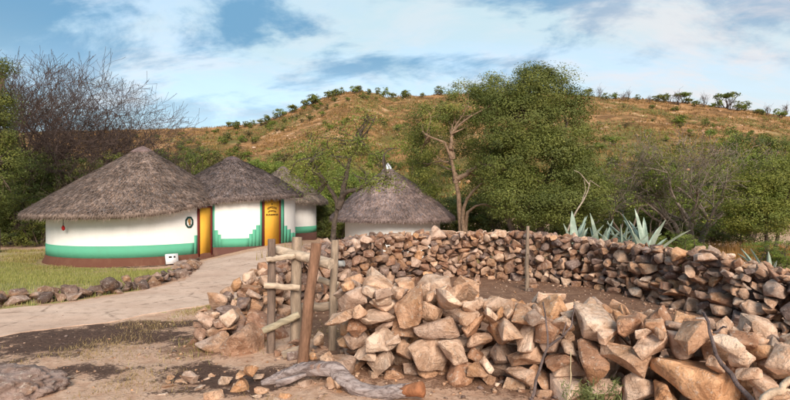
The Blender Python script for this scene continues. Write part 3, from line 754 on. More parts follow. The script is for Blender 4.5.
def col_far(it, g): 
    u_ = it[4][0]
    if u_ < 0.13: return pick(BROWN if g.random() < .6 else PALE, g)
    if u_ < 0.34: return pick(GREY if g.random() < 0.55 else BROWN, g)
    if u_ > 0.70: return pick(GREY if g.random() < 0.2 else (PALE if g.random() < 0.3 else BROWN), g)  # fewer greys: stone colours lightened because this stretch faces away from the sun
    return pick(PALE if g.random() < .3 else BROWN, g)
rk = project_rank(near_items, []); order = np.argsort(-rk)
for q in order[:300]: stone_obj(near_items[q], near_root, col_near, gs)
if len(order) > 300: join_stones([near_items[q] for q in order[300:]], near_root, col_near, gs)
rk = project_rank(far_items, near_items); order = np.argsort(-rk)
for q in order[:300]: stone_obj(far_items[q], far_root, col_far, gs)
if len(order) > 300: join_stones([far_items[q] for q in order[300:]], far_root, col_far, gs)


# ------------------------------------------------------------------ other stones: edging of the lawn, loose stones, boulder
heap2 = Heap(-11.5, -2.2, 5.0, 19.0, 0.035)
EDGE = resample(np.array([gp(*p) for p in [(-20,309),(0,306),(40,302),(75,298.5),(110,294),(140,288),(160,283),(178,277),(187,271),(190,266)]]), 30)
heap2.fill(EDGE, np.full(30, 0.20), 0.17, (0.34, 0.09, 0.18, 0.6, 0.0), 120, 51, tilt=0.3, over=0.08, cand=20)
edge_root = thing('stone_edging', 'low edging of dark stones between the lawn and the path', 'stone edging', (EDGE[10][0], EDGE[10][1], -0.1))
for it in heap2.list: stone_obj(it, edge_root, lambda i_, g: pick(DARKST, g), gs)
heap2.list = []
gl = np.random.default_rng(19)
heap3 = Heap(-6.2, 6.4, 3.6, 12.0, 0.03); heap3.H = np.maximum(heap3.H, height(heap3.X, heap3.Y)-0.03)
def loose(n, region, smin, smax, sink=0.0):
    out = []
    while len(out) < n:
        x, y = region(gl); sc = 0.5*(smin+(smax-smin)*gl.random()**1.8)
        if min(dist_line(x, y, FARWALL), dist_line(x, y, NEARWALL)) < 0.30: continue
        var = int(gl.integers(len(STONES))); R = np.array(Matrix.Rotation(gl.random()*6.28, 3, 'Z') @ Matrix.Rotation(gl.normal()*0.25, 3, 'X'))
        r = heap3.probe(STONES[var][1], R, sc, x, y)
        if r is None: continue
        heap3.place(r, R, sc, x, y, var, (0, 0)); it = heap3.list[-1]; it[3][2] -= sink*sc; out.append(it)
    return out
def ell(px, py, rx, ry):
    c = gp(px, py)
    def f(g): a = g.random()*6.28; q = math.sqrt(g.random()); return c[0]+rx*q*math.cos(a), c[1]+ry*q*math.sin(a)
    return f
def stones_top(items, label, group, pal, name='loose_stone'):
    for it in items:
        var, R, sc, p, ex = it
        o = link(name, STONES[var][0]); o.matrix_world = Matrix.Translation(Vector(p)) @ Matrix(np.asarray(R).tolist()).to_4x4() @ Matrix.Scale(sc, 4)
        o.color = (*pick(pal, gl), 1); tag(o, label, 'stone', group)
stones_top(loose(46, ell(258, 386, 1.0, 0.36), 0.06, 0.24, 0.35), 'small loose stone among the rubble at the foot of the gate and log', 'loose stones by the log', PALE)
stones_top(loose(14, ell(300, 352, 0.35, 0.35), 0.08, 0.24, 0.1), 'small stone lying under the wooden gate rails', 'stones under the gate', PALE+BROWN)
stones_top(loose(16, ell(530, 288, 1.7, 0.55), 0.09, 0.26, 0.15), 'loose stone on the bare earth inside the kraal', 'loose stones inside the kraal', BROWN)
stones_top(loose(9, ell(85, 355, 1.6, 0.7), 0.10, 0.30, 0.55), 'flat stone half buried in the bare earth below the path', 'half buried stones below the path', DARKST+GREY)
# pebbles and clods over the bare earth
pm = MB(); cache_v = []
for var in range(8):
    k_ = gl.normal(size=(8, 3)); k_ /= np.linalg.norm(k_, axis=1)[:, None]; bm = bmesh.new()
    vs = [bm.verts.new(p*(1, .8, .6)) for p in k_]; r = bmesh.ops.convex_hull(bm, input=vs); bm.verts.index_update()
    bmesh.ops.triangulate(bm, faces=bm.faces[:]); bm.verts.index_update()
    cache_v.append((np.array([v_.co[:] for v_ in bm.verts]), np.array([[v_.index for v_ in f.verts] for f in bm.faces]))); bm.free()
npb = 0
while npb < 5200:
    y = 3.9+7.6*gl.random()**1.5; x = -5.5+12*gl.random()
    if abs(x/y) > 0.85: continue
    if inpoly(x, y, np.concatenate((near_e, far_e[::-1]))) and gl.random() < 0.93: continue
    dw = min(dist_line(x, y, FARWALL), dist_line(x, y, NEARWALL))
    if gl.random() > 0.22+0.8*math.exp(-(dw/0.7)**2)+(0.35 if x > -1.2 else 0): continue
    sz = 0.006+0.022*gl.random()**3*(1+1.4*math.exp(-(dw/0.5)**2)); v_, t_ = cache_v[npb % 8]; a = gl.random()*6.28
    rot = np.array(((math.cos(a), -math.sin(a), 0), (math.sin(a), math.cos(a), 0), (0, 0, 1)))
    pm.add(v_ @ rot.T*sz+np.array((x, y, hgt(x, y)+sz*0.25)), None, t_, pick(PALE if gl.random() < .5 else BROWN, gl)); npb += 1
tag(pm.build('gravel', ROCK_ATTR), 'small pebbles and clods scattered over the bare earth', 'gravel', kind='stuff')
# weathered boulder at the lower left corner
bm = bmesh.new(); bmesh.ops.create_icosphere(bm, subdivisions=5, radius=1.0)
for v_ in bm.verts:
    c = v_.co.copy(); k_ = 1+0.22*mnoise.fractal(c*1.5+Vector((3, 1, 7)), 1.0, 2.0, 5)+0.05*abs(mnoise.noise(c*6))
    k_ += 0.10*mnoise.fractal(c*7+Vector((9, 1, 2)), 0.8, 2.1, 4); v_.co = Vector((c.x*0.60, c.y*0.38, max(c.z, -0.4)*0.19))*k_
me = bpy.data.meshes.new('boulder'); bm.to_mesh(me); bm.free(); me.polygons.foreach_set('use_smooth', np.ones(len(me.polygons), bool)); me.materials.append(ROCK)
p = gp(4, 392); o = link('boulder', me, None, (p[0]-0.12, p[1], hgt(*p)+0.02)); o.color = (0.26, 0.19, 0.17, 1)
tag(o, 'low weathered grey boulder in the bottom left corner', 'boulder')

# ------------------------------------------------------------------ gate, posts, log, sticks
def wood(parent, name, P, r0, r1, col, sides=10, bow=0.012, base=None):
    P = np.asarray(P, float); n = 9; L = resample(P, n); L[1:-1] += (gl.random((n-2, 3))-0.5)*bow
    R = np.linspace(r0, r1, n)*(1+0.05*(gl.random(n)-0.5)); mb = MB()
    mb.tube(L-(0 if base is None else np.array(base)), R, sides, col, rough=0.03)
    return mb.build(name, WOOD, parent, smooth=True, sharp=50)
b0 = np.array((*gp(286, 352), 0.0)); b0[2] = hgt(b0[0], b0[1])
gate = thing('wooden_gate', 'rough pole gate of grey and brown posts with nailed rails', 'gate', tuple(b0))
PG = lambda px, py, y: at(px, py, y)
def wpost(pb, pt, yb, yt, r0, r1, col): return wood(gate, 'post', [PG(*pb, yb)+(0, 0, -0.12), (PG(*pb, yb)+PG(*pt, yt))/2, PG(*pt, yt)], r0, r1, col, base=b0)
GREYW = (0.34, 0.255, 0.19); PALEW = (0.52, 0.40, 0.30); REDW = (0.25, 0.135, 0.085); DARKW = (0.20, 0.14, 0.11)
wpost((270.5, 353), (271.5, 239), 5.86, 5.9, 0.048, 0.043, DARKW)
wpost((295.5, 350), (297, 237), 5.98, 6.02, 0.064, 0.058, GREYW)
wpost((301, 364), (316.5, 243), 5.45, 5.5, 0.060, 0.054, REDW)
wpost((332, 345), (335, 240), 6.0, 6.0, 0.046, 0.042, GREYW)
def rail(pa, pb, ya, yb, r0, r1, col):
    o = wood(gate, 'rail', [PG(*pa, ya), PG(*pb, yb)], r0, r1, col, base=b0); o.data.materials[0] = WOOD_RAIL
rail((277, 250), (331, 264), 6.12, 5.72, 0.056, 0.060, PALEW)
rail((266, 260), (294, 256), 5.80, 5.92, 0.030, 0.034, PALEW)
rail((264, 285.5), (299, 288), 5.78, 5.90, 0.034, 0.036, PALEW)
rail((263, 331), (299, 314.5), 5.76, 5.88, 0.038, 0.044, (0.40, 0.33, 0.23))
rail((284, 355), (306, 347), 5.62, 5.62, 0.050, 0.046, GREYW)
rail((299, 308), (338, 306), 6.12, 6.12, 0.055, 0.050, GREYW)
rail((318, 279), (338, 285), 6.1, 6.1, 0.036, 0.036, PALEW)
rail((318, 264), (344, 263.5), 6.2, 6.15, 0.036, 0.036, (0.34, 0.33, 0.32))
pp = gp(527, 291); pst = thing('wooden_post', 'single thin leaning post standing inside the kraal', 'post', (pp[0], pp[1], hgt(*pp)))
wood(pst, 'pole', [(0, 0, -0.1), (0.0, 0, 0.55), (at(528, 226, pp[1])[0]-pp[0], 0, at(528, 226, pp[1])[2]-hgt(*pp))], 0.042, 0.030, (0.27, 0.20, 0.15))
wood(pst, 'side_branch', [(0.0, 0, 0.62), (0.015, -0.05, 0.71)], 0.016, 0.010, (0.27, 0.20, 0.15), 6)

# stripped, twisted log at the foot of the wall
lg = [(262,383,4.9),(274,379,4.92),(287,374,4.95),(303,369,4.9),(322,367.5,4.85),(336,370,4.80),(345,380,4.72),(358,389,4.62),(378,393,4.55),(400,391,4.5),(421,388,4.47)]
LP = resample(np.array([at(*q) for q in lg]), 34)
rr = np.interp(np.linspace(0, 1, 34), [0, .12, .3, .5, .62, .8, .93, 1], [.030, .052, .062, .068, .066, .060, .058, .045])
logo = thing('fallen_log', 'grey twisted fallen log with an orange broken end below the near wall', 'log', (float(LP[15][0]), float(LP[15][1]), 0.0))
lb = np.array(logo.location)
n = NT('bleached log', 0.85, 0.25); a_ = n.noise(9, 6, 0.7, dist=1.6, stretch=(0.45, 1.6, 1.6)); b_ = n.noise(34, 5, 0.68, stretch=(0.35, 1.2, 1.2))
c_ = n.mix(n.ramp(a_, 0.32, 0.62), (0.12, 0.08, 0.07), (0.43, 0.345, 0.325)); c_ = n.mix(n.math('MULTIPLY', n.ramp(n.noise(3.2, 4, 0.6), 0.56, 0.66), 0.7), c_, (0.40, 0.17, 0.075))
c_ = n.mix(n.math('MULTIPLY', n.ramp(b_, 0.55, 0.72), 0.6), c_, (0.12, 0.08, 0.065)); LOGM = n.done(c_, n.bump(b_, 0.6, 0.012, n.bump(a_, 0.8, 0.04)))
def gnarled(P, R, n=110, sides=26, seed=0):
    t0 = np.linspace(0, 1, len(P)); t1 = np.linspace(0, 1, n); Q = np.stack([np.interp(t1, t0, P[:, k]) for k in range(3)], 1); r_ = np.interp(t1, t0, R)
    Q[:, 2] += 0.02*(vn(t1*9+seed, 3+0*t1)-.5); Q[:, 1] += 0.03*(vn(t1*7+seed, 8+0*t1)-.5)
    m_ = MB(); m_.tube(Q, r_, sides); V = m_.v[0]; k = n*sides; A_ = np.tile(np.arange(sides)/sides*2*math.pi, n); T_ = np.repeat(t1, sides); c = np.repeat(Q, sides, 0)
    tw = A_+T_*5
    f = 1+0.34*(fbm(np.cos(tw)*2.2+9+seed, np.sin(tw)*2.2+T_*4, 3)-.5)+0.22*(vn(np.cos(tw)*6+30, np.sin(tw)*6+T_*7+30)-.5)-0.30*np.clip(fbm(T_*14+seed, np.cos(tw)+4, 2)-.62, 0, 1)*2
    V[:k] = c+(V[:k]-c)*f[:, None]; return m_
gnarled(LP-lb, rr*1.06).build('trunk', LOGM, logo, smooth=True)
BROKEN = simple('fresh orange heartwood', (0.33, 0.135, 0.065), 0.35, 14, 0.8, 0.7, 0.012)
mb = MB(); e0 = at(398, 391.5, 4.47)-lb; e1 = at(424, 389, 4.41)-lb; ax_ = e1-e0
mb.tube([e0+ax_*0.1, e0+ax_*0.35, e0+ax_*0.7, e0+ax_*0.96, e0+ax_*1.02], (.030, .046, .058, .064, .040), 12, rough=0.16)
mb.build('broken_end', BROKEN, logo)
mb = MB(); mb.tube([at(276, 384, 4.75)-lb, at(290, 380, 4.78)-lb, at(306, 374, 4.83)-lb], (.035, .03, .02), 7, rough=.1); mb.build('branch_stub', LOGM, logo, smooth=True)

def stick(label, paths, col, name='dead_branch', cat='branch', m=None, sides=6):
    base = np.array(paths[0][0][0]); rt = thing(name, label, cat, tuple(base))
    for k_, (P, r0, r1) in enumerate(paths):
        P = resample(np.array(P), 10)-base; P[1:-1] += (gl.random((8, 3))-.5)*r0*1.2
        mb = MB(); mb.tube(P, np.linspace(r0, r1, 10), sides, col, rough=.12); mb.build('stem' if k_ == 0 else 'twig', m or BARK, rt, smooth=True)
    return rt
stick('thin forked dead branch standing against the near wall below the post',
      [([at(530, 404, 3.9), at(540, 368, 4.0), at(549, 345, 4.1), at(547, 322, 4.2), at(543, 302, 4.3)], .014, .006),
       ([at(549, 346, 4.1), at(563, 336, 4.15), at(572, 326, 4.2), at(574, 305, 4.3)], .011, .005), ([at(563, 336, 4.15), at(566, 322, 4.2)], .007, .004)], (0.16, 0.115, 0.105))
stick('dark curved branch leaning on the near wall at the lower right',
      [([at(756, 405, 2.9), at(742, 388, 3.0), at(722, 366, 3.1), at(713, 345, 3.15), at(708, 325, 3.25), at(703, 312, 3.3)], .016, .008),
       ([at(713, 333, 3.2), at(722, 328, 3.2), at(727, 327, 3.15)], .008, .004)], (0.13, 0.095, 0.09))
stick('pale stripped stick poking in at the bottom right corner', [([at(755, 408, 2.7), at(775, 391, 2.75), at(800, 374, 2.8)], .020, .017),
      ([at(770, 396, 2.73), at(790, 391, 2.75), at(800, 389, 2.75)], .010, .008)], (0.58, 0.42, 0.30), m=WOOD)
stick('thin pale dry stalk in front of the near wall', [([at(567, 402, 3.7), at(571, 378, 3.72), at(571, 352, 3.75)], .006, .003)], (0.52, 0.42, 0.26), 'dry_stalk', 'stalk', m=WOOD)
stick('forked bare white branch sticking up before the dark trees',
      [([at(556, 262, 14.0), at(573, 215, 14.0), at(582, 202, 14.1), at(589, 189, 14.2), at(591, 181, 14.2), at(597, 183, 14.2), at(600, 187, 14.2)], .035, .010),
       ([at(590, 186, 14.2), at(586, 180, 14.2), at(580, 173, 14.2), at(574, 170, 14.2)], .02, .008), ([at(582, 202, 14.1), at(586, 190, 14.15), at(584, 180, 14.15)], .014, .006)], (0.40, 0.32, 0.25))

# white notice block by the plinth of the large hut
th_n, y_n = hit(171.5, h1.c, h1.r+0.28); pn = np.array((h1.c[0]+(h1.r+0.28)*math.cos(th_n), h1.c[1]+(h1.r+0.28)*math.sin(th_n))); zn = hgt(*pn)
nb = thing('notice_block', 'small white block with dark marks standing by the hut plinth', 'sign', (pn[0], pn[1], zn+0.02), rotz=th_n+math.pi/2)
mb = MB(); rx_ = np.array(Matrix.Rotation(math.radians(-14), 3, 'X')); mb.box((0, 0, 0.17), (0.40, 0.12, 0.34), rx_); mb.build('block', WHITEBOARD, nb)
for (x_, w_) in ((-0.06, 0.10), (0.08, 0.06)):
    mb = MB(); mb.box(rx_ @ np.array((x_, -0.064, 0.06))+np.array((0, 0, .17)), (w_, 0.006, 0.06), rx_); mb.build('mark', BLACK, nb)

# ------------------------------------------------------------------ plants
OLIVE = np.array(((0.080, 0.098, 0.024), (0.125, 0.140, 0.030), (0.185, 0.185, 0.042), (0.065, 0.080, 0.026)))*1.3
FRESH = np.array(((0.085, 0.125, 0.022), (0.135, 0.175, 0.030), (0.195, 0.215, 0.045), (0.10, 0.12, 0.03)))*1.3
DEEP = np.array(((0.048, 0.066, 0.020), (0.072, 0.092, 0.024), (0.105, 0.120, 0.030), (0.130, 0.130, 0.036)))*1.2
YELLOWG = np.array(((0.16, 0.155, 0.030), (0.11, 0.125, 0.026), (0.21, 0.185, 0.040), (0.08, 0.095, 0.022)))*1.25
DRYB = np.array(((0.12, 0.085, 0.045), (0.16, 0.115, 0.055), (0.09, 0.075, 0.035), (0.10, 0.10, 0.035)))*1.3
def clumps(g, lobes):
    """centres of leaf clumps spread through uneven lobes (x, y, z, rx, ry, rz, n), and the way each one faces"""
    out = []; face = []
    for x, y, z, rx, ry, rz, n in lobes:
        u_ = g.normal(size=(n, 3)); u_[:, 2] += 0.15; u_ /= np.linalg.norm(u_, axis=1)[:, None]
        rad = (0.45+0.55*g.random((n, 1))**0.4)*(0.90+0.2*g.random((n, 1)))
        out.append(np.array((x, y, z))+u_*rad*np.array((rx, ry, rz))); face.append(u_)
    return np.concatenate(out), np.concatenate(face)
def foliage(mb, g, cen, per, cr, size, pal, flat=0.3, aspect=0.45, face=None):
    n = len(cen); k_ = np.repeat(np.arange(n), per); crv = cr*(0.6+0.8*g.random(n))
    off = g.normal(size=(n*per, 3)); off *= np.minimum(1, 1.7/np.linalg.norm(off, axis=1))[:, None]
    P = cen[k_]+off*crv[k_][:, None]*np.array((0.55, 0.55, 0.34))
    w = g.random((n, len(pal)))**6; w /= w.sum(1)[:, None]; base = w @ pal
    C = base[k_]*(0.75+0.5*g.random((n*per, 1)))
    nor = None
    if face is not None:
        nor = face[k_]*0.9+off*np.array((.45, .45, .6))+g.normal(size=off.shape)*0.55+np.array((0, 0, 0.35)); nor /= np.linalg.norm(nor, axis=1)[:, None]
    mb.leaves(P, size, C, flat, aspect, g=g, nor=nor)
def limb(mb, g, a, b, r0, r1, col, sag=0.12, sides=6, n=7):
    a = np.asarray(a, float); b = np.asarray(b, float); t = np.linspace(0, 1, n)[:, None]; L = np.linalg.norm(b-a)
    P = a+(b-a)*t+np.sin(t*math.pi)*(g.normal(size=3)*L*sag*0.5)+np.sin(t*2*math.pi)*(g.normal(size=3)*L*sag*0.25)
    mb.tube(P, np.linspace(r0, r1, n), sides, col, cap=False, rough=.08); return P
def ground_pt(px, y): x = (px-395)/F*y; return np.array((x, y, hgt(x, y)))
def lob(px, py, y, rx, ry, n, depth=0.8): 
    """a crown lobe given by where it shows in the photo and how far off it stands; radii in photo pixels"""
    c = at(px, py, y); k_ = y/F; return (c[0], c[1], c[2], rx*k_, max(rx, ry)*k_*depth, ry*k_, n)
def leafy(name, label, cat, base, lobes, per, cr, size, pal, seed, stems, group=None, barkc=(0.14, 0.105, 0.08), limbs=26, r=0.16, aspect=0.45, twig=0.02):
    """trunk and limbs that reach into the lobes, and a crown of leaf clumps"""
    g = np.random.default_rng(seed); base = np.asarray(base, float); root = thing(name, label, cat, tuple(base), group)
    tm = MB(); cm = MB(); cen, face = clumps(g, lobes)
    ends = []
    for st in stems:
        P = resample(np.array(st), 9); P[1:-1] += g.normal(size=(7, 3))*r*0.25
        tm.tube(P-base, np.linspace(r, r*0.28, 9), 8, barkc, cap=False, rough=.1); ends += [P[4], P[6], P[8]]
    ends = np.array(ends)
    for q in g.choice(len(cen), min(limbs, len(cen)), replace=False):
        e = ends[np.argmin(np.linalg.norm(ends-cen[q], axis=1)+g.random(len(ends))*0.6)]
        P = limb(tm, g, e-base, cen[q]-base, r*0.34, twig*0.5, barkc, 0.22, 5)
        for _ in range(2):
            k_ = int(g.integers(2, 6)); nb_ = cen[np.argsort(np.linalg.norm(cen-base-P[k_], axis=1))[int(g.integers(1, 8)) % len(cen)]]
            limb(tm, g, P[k_], nb_-base, r*0.15, twig*0.4, barkc, 0.2, 4, 5)
    foliage(cm, g, cen-base, per, cr, size, pal, aspect=aspect, face=face)
    tm.build('trunk', BARK, root, smooth=True); cm.build('crown', LEAF, root)
    return root

# the big dense tree in the middle and the lighter thorn tree beside it
bD = ground_pt(528, 21.5)
leafy('dense_tree', 'tallest dense dark green tree in the middle, rounded crown', 'tree', bD,
      [lob(545,95,21.5,36,28,90), lob(520,125,21.2,40,34,110), lob(565,125,21.5,34,36,90), lob(505,160,20.8,30,34,80), lob(545,165,20.5,42,36,120), lob(575,175,21,28,30,60),
       lob(520,200,20.3,36,26,80), lob(560,205,20.3,34,24,70), lob(592,200,21,18,24,30), lob(535,80,21.8,20,14,30), lob(500,100,22,20,20,36)],
      170, 0.50, 0.040, np.concatenate((DEEP, OLIVE, OLIVE)), 101,
      [[bD, bD+(-0.3, 0, 1.2), at(522,170,21.5), at(520,125,21.5)], [bD+(0.25, 0, 0), at(545,190,21.5), at(560,140,21.5)], [bD+(-.3, 0, 0), at(505,205,21.2), at(492,165,21.0)]], limbs=46, r=0.19)
bA = ground_pt(461, 22.6)
leafy('thorn_tree', 'thorn tree with bare forked pale brown trunk left of the dense tree', 'tree', bA,
      [lob(440,122,22.8,30,22,52), lob(470,105,22.8,30,24,60), lob(490,90,22.8,20,16,28), lob(478,140,23.4,30,26,50), lob(425,150,23.6,18,24,28), lob(428,178,24.2,14,22,20), lob(495,180,23.4,24,30,36), lob(470,170,24,30,30,40), lob(412,140,23.6,12,14,12)],
      150, 0.48, 0.038, OLIVE, 102,
      [[bA, at(459,205,22.6), at(456,178,22.4), at(452,158,22.2), at(444,142,22), at(437,139,22), at(428,136,22)],
       [at(456,180,22.4), at(470,172,22.2), at(477,166,22), at(476,160,22)], [bA+(.12, 0, 0), at(463,208,22.4), at(472,193,22.2), at(482,183,22)],
       [bA+(.2, 0, 0), at(466,214,22.4), at(474,206,22.2), at(484,204,22)], [at(452,158,22.2), at(451,146,22), at(451,134,22)], [at(456,182,22.4), at(454,172,22.3), at(453,166,22.3)]],
      barkc=(0.30, 0.20, 0.135), limbs=18, r=0.14)
# small tree in front of the round hut
bS = ground_pt(331, 16.6)
leafy('small_tree', 'small open tree with dark leaning trunk between the huts', 'tree', bS,
      [lob(315,150,16.6,26,20,30), lob(345,140,16.8,26,20,32), lob(305,172,16.4,20,16,18), lob(335,168,16.2,26,16,20), lob(372,160,16.4,20,18,18), lob(378,184,15.6,20,13,11), lob(300,188,16.0,12,9,6), lob(360,120,17,16,10,10), lob(398,150,16.6,10,14,7), lob(392,180,15.6,10,8,5)],
      58, 0.42, 0.036, np.concatenate((FRESH, YELLOWG)), 103,
      [[bS, at(335,222,16.5), at(338,208,16.4), at(334,196,16.3), at(322,178,16.3), at(312,160,16.4)], [at(338,208,16.4), at(344,194,16.2), at(356,189,15.9), at(372,183,15.7), at(388,178,15.6)], [at(339,204,16.4), at(345,180,16.4), at(350,160,16.6), at(358,140,16.8)]],
      barkc=(0.105, 0.080, 0.065), limbs=40, r=0.105, aspect=0.4)

# leafless trees
def bare_tree(name, label, base, h, spread, seed, col, depth=6, r=0.2, stems=1, lean=(0, 0), group=None, leaves=0, pal=FRESH, size=.06, up=0.25, kids=(2, 3), minr=0.006):
    g = np.random.default_rng(seed); base = np.asarray(base, float); root = thing(name, label, 'tree', tuple(base), group); tm = MB(); tips = []
    def grow(p, d, L, r_, k_):
        n = 4 if k_ > 2 else 3; P = [p]; dd = d
        for _ in range(n):
            dd = dd+g.normal(size=3)*0.11+np.array((0, 0, 0.03)); dd /= np.linalg.norm(dd); P.append(P[-1]+dd*L/n)
        r1 = max(r_*0.66, minr); tm.tube(P, np.linspace(r_, r1, n+1), 7 if k_ > depth-2 else (5 if k_ > 2 else 3), col, cap=False)
        if k_ <= 2: tips.extend(P[1:])
        if k_ == 0: return
        for q in range(int(g.integers(kids[0], kids[1]+1))):
            s_ = g.normal(size=3); s_ -= dd*(s_ @ dd); s_ /= np.linalg.norm(s_)
            nd = dd+s_*(0.45+0.45*g.random())*spread+np.array((0, 0, up*0.25)); nd /= np.linalg.norm(nd)
            grow(P[-1] if q < 2 else P[-2], nd, L*(0.68+0.22*g.random()), r1*(0.85 if q == 0 else 0.7), k_-1)
    for s_ in range(stems):
        a = g.random()*6.28; d = np.array((lean[0]+0.5*math.cos(a)*(stems > 1)*spread, lean[1]+0.5*math.sin(a)*(stems > 1)*spread, 1.0)); d /= np.linalg.norm(d)
        grow(np.array((0.15*math.cos(a)*(stems > 1), 0.15*math.sin(a)*(stems > 1), -0.1)), d, h*0.26, r, depth)
    tm.build('trunk', BARK, root, smooth=True)
    if leaves:
        T = np.array(tips); cen = T[g.choice(len(T), min(leaves, len(T)), replace=False)]; cm = MB(); foliage(cm, g, cen, 22, 0.28, size, pal); cm.build('crown', LEAF, root)
    return root
PURPLE = (0.105, 0.072, 0.062)
bare_tree('bare_tree', 'large leafless tree with spreading purple brown twigs on the left', ground_pt(66, 32), 11.6, 1.2, 7, PURPLE, 7, 0.26, stems=4, minr=0.009, up=0.2, kids=(3, 3))
bare_tree('bare_tree', 'smaller leafless tree right of the large leafless one', ground_pt(116, 35), 9.0, 1.2, 8, PURPLE, 6, 0.18, stems=4, minr=0.010, up=0.2, kids=(3, 3))
bare_tree('bare_tree', 'leafless tree half hidden behind the green tree at the left edge', ground_pt(34, 35), 12.0, 1.15, 9, PURPLE, 6, 0.2, stems=4, minr=0.010, up=0.2, kids=(3, 3))
bE = ground_pt(-4, 22)
leafy('leafy_tree', 'tall narrow green tree cut by the left edge of the picture', 'tree', bE,
      [lob(-14,80,22,16,20,36), lob(-4,108,22,16,22,40), lob(-8,140,22,20,24,50), lob(6,165,22.5,18,22,36), lob(-14,190,22,24,24,40), lob(4,66,22,6,8,6)],
      120, 0.45, 0.040, np.concatenate((DEEP, OLIVE)), 131, [[bE, at(-6,180,22), at(-2,120,22), at(2,80,22)]], limbs=30, r=0.14)
bare_tree('bare_tree', 'many-stemmed grey tangle of bare branches with few leaves, right of centre', ground_pt(692, 23.2), 6.0, 1.25, 12, (0.30, 0.235, 0.19), 6, 0.13, stems=7, leaves=300, pal=YELLOWG, size=0.05, minr=0.008)
bare_tree('bare_tree', 'leaning half-bare shrub between the dense tree and the grey tangle', ground_pt(638, 24.5), 4.6, 1.2, 16, (0.25, 0.20, 0.16), 6, 0.09, stems=4, leaves=380, pal=FRESH, size=0.05, minr=0.008)

# ------------------------------------------------------------------ bushes: ten kinds, copied and scaled, each a thing of its own
PALS = {'olive': OLIVE, 'fresh': FRESH, 'deep': DEEP, 'yellow': YELLOWG, 'dry': DRYB}
BUSH = {}
def bush_kind(pal, seed):
    g = np.random.default_rng(seed); lobes = []
    for _ in range(9):
        a = g.random()*6.28; q = 0.30*math.sqrt(g.random()); z = 0.22+0.56*g.random(); w = 0.17+0.13*g.random()
        lobes.append((q*math.cos(a), q*math.sin(a), z, w, w, w*0.75, 26))
    for _ in range(4):
        a = g.random()*6.28; lobes.append((0.30*math.cos(a), 0.30*math.sin(a), 0.14, .16, .16, .12, 16))
    cen, face = clumps(g, lobes); cen[:, 2] = np.clip(cen[:, 2], 0.02, 1.05); tm = MB(); cm = MB()
    for _ in range(6):
        a = g.random()*6.28; e = np.array((0.3*math.cos(a)*g.random(), 0.3*math.sin(a)*g.random(), 0.55+0.25*g.random()))
        P = limb(tm, g, (0.03*math.cos(a), 0.03*math.sin(a), -0.03), e, 0.016, 0.005, (0.15, 0.11, 0.085), 0.18, 5)
        for _ in range(5):
            c = cen[int(g.integers(len(cen)))]; limb(tm, g, P[int(g.integers(2, 7))], c, 0.005, 0.0015, (0.15, 0.11, 0.085), 0.2, 4, 5)
    foliage(cm, g, cen, 46, 0.07, 0.0120, pal, aspect=0.5, face=face)
    return tm.mesh('trunk', BARK, True), cm.mesh('crown', LEAF)
for k_, (nm, pal) in enumerate(PALS.items()): BUSH[nm] = [bush_kind(pal, 300+7*k_), bush_kind(pal, 400+11*k_)]
gb = np.random.default_rng(23)
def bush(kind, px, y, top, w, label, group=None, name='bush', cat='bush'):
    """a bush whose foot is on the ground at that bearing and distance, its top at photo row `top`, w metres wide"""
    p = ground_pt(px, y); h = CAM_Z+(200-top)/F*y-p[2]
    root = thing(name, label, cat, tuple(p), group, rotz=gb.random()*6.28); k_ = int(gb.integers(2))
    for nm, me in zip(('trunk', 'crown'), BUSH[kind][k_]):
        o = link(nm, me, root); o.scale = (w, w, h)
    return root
T_L = 'trees and bushes at the left edge'
for kd, px, y, top, w, lab in [
        ('deep', 30, 27, 128, 4.2, 'dark green bushy tree below the large leafless tree'),
        ('deep', -22, 26, 110, 4.5, 'dark bushy tree at the far left edge beside the tall narrow one'),
        ('deep', 62, 29, 138, 4.0, 'dark green bush above the left slope of the largest roof'),
        ('olive', 92, 31, 144, 4.0, 'olive bush just left of the largest roof top'),
        ('deep', 14, 25.5, 168, 3.4, 'low dark shrub left of the large hut eave'),
        ('deep', -8, 25, 185, 3.0, 'lowest dark shrub at the left edge beyond the lawn'),
        ('olive', 40, 25, 190, 2.6, 'small olive shrub showing below the hut eave on the left')]:
    bush(kd, px, y, top, w, lab, T_L, 'leafy_tree' if top < 150 else 'bush', 'tree' if top < 150 else 'bush')
ORD = ['leftmost', 'second from the left', 'third from the left', 'fourth from the left', 'fifth from the left', 'sixth from the left', 'seventh from the left', 'eighth from the left', 'ninth from the left', 'tenth from the left', 'eleventh from the left', 'rightmost']
def belt(n, px0, px1, y0, y1, top0, top1, w0, w1, kinds, label, group):
    for q in range(n):
        px = px0+(px1-px0)*(q+gb.random()*0.9)/n; y = y0+(y1-y0)*gb.random(); t_ = (px-px0)/(px1-px0)
        bush(kinds[int(gb.integers(len(kinds)))], px, y, top0+(top1-top0)*gb.random(), w0+(w1-w0)*gb.random(), label+', '+(ORD[q] if q < n-1 else 'rightmost'), group)
belt(9, 100, 215, 36, 44, 132, 148, 3.4, 5.0, ['dry', 'olive', 'dry', 'olive'], 'brownish olive bush on the slope above the largest roof', 'bushes above the largest roof')
belt(12, 195, 345, 40, 52, 150, 172, 2.4, 4.2, ['fresh', 'yellow', 'fresh'], 'bright yellow green bush above the two smaller roofs on the left', 'bushes above the smaller roofs')
belt(9, 300, 425, 30, 38, 148, 178, 2.4, 4.0, ['fresh', 'olive', 'yellow'], 'green bush behind the hut with the pale roof cap', 'bushes behind the capped hut')
belt(4, 318, 345, 27, 30, 188, 200, 1.6, 2.4, ['deep', 'olive'], 'dark low bush in the gap between the huts', 'bushes in the gap between huts')
belt(9, 415, 605, 27, 31, 165, 195, 2.6, 4.0, ['deep', 'olive', 'deep'], 'shaded dark bush under the big trees in the middle', 'bushes under the big trees')
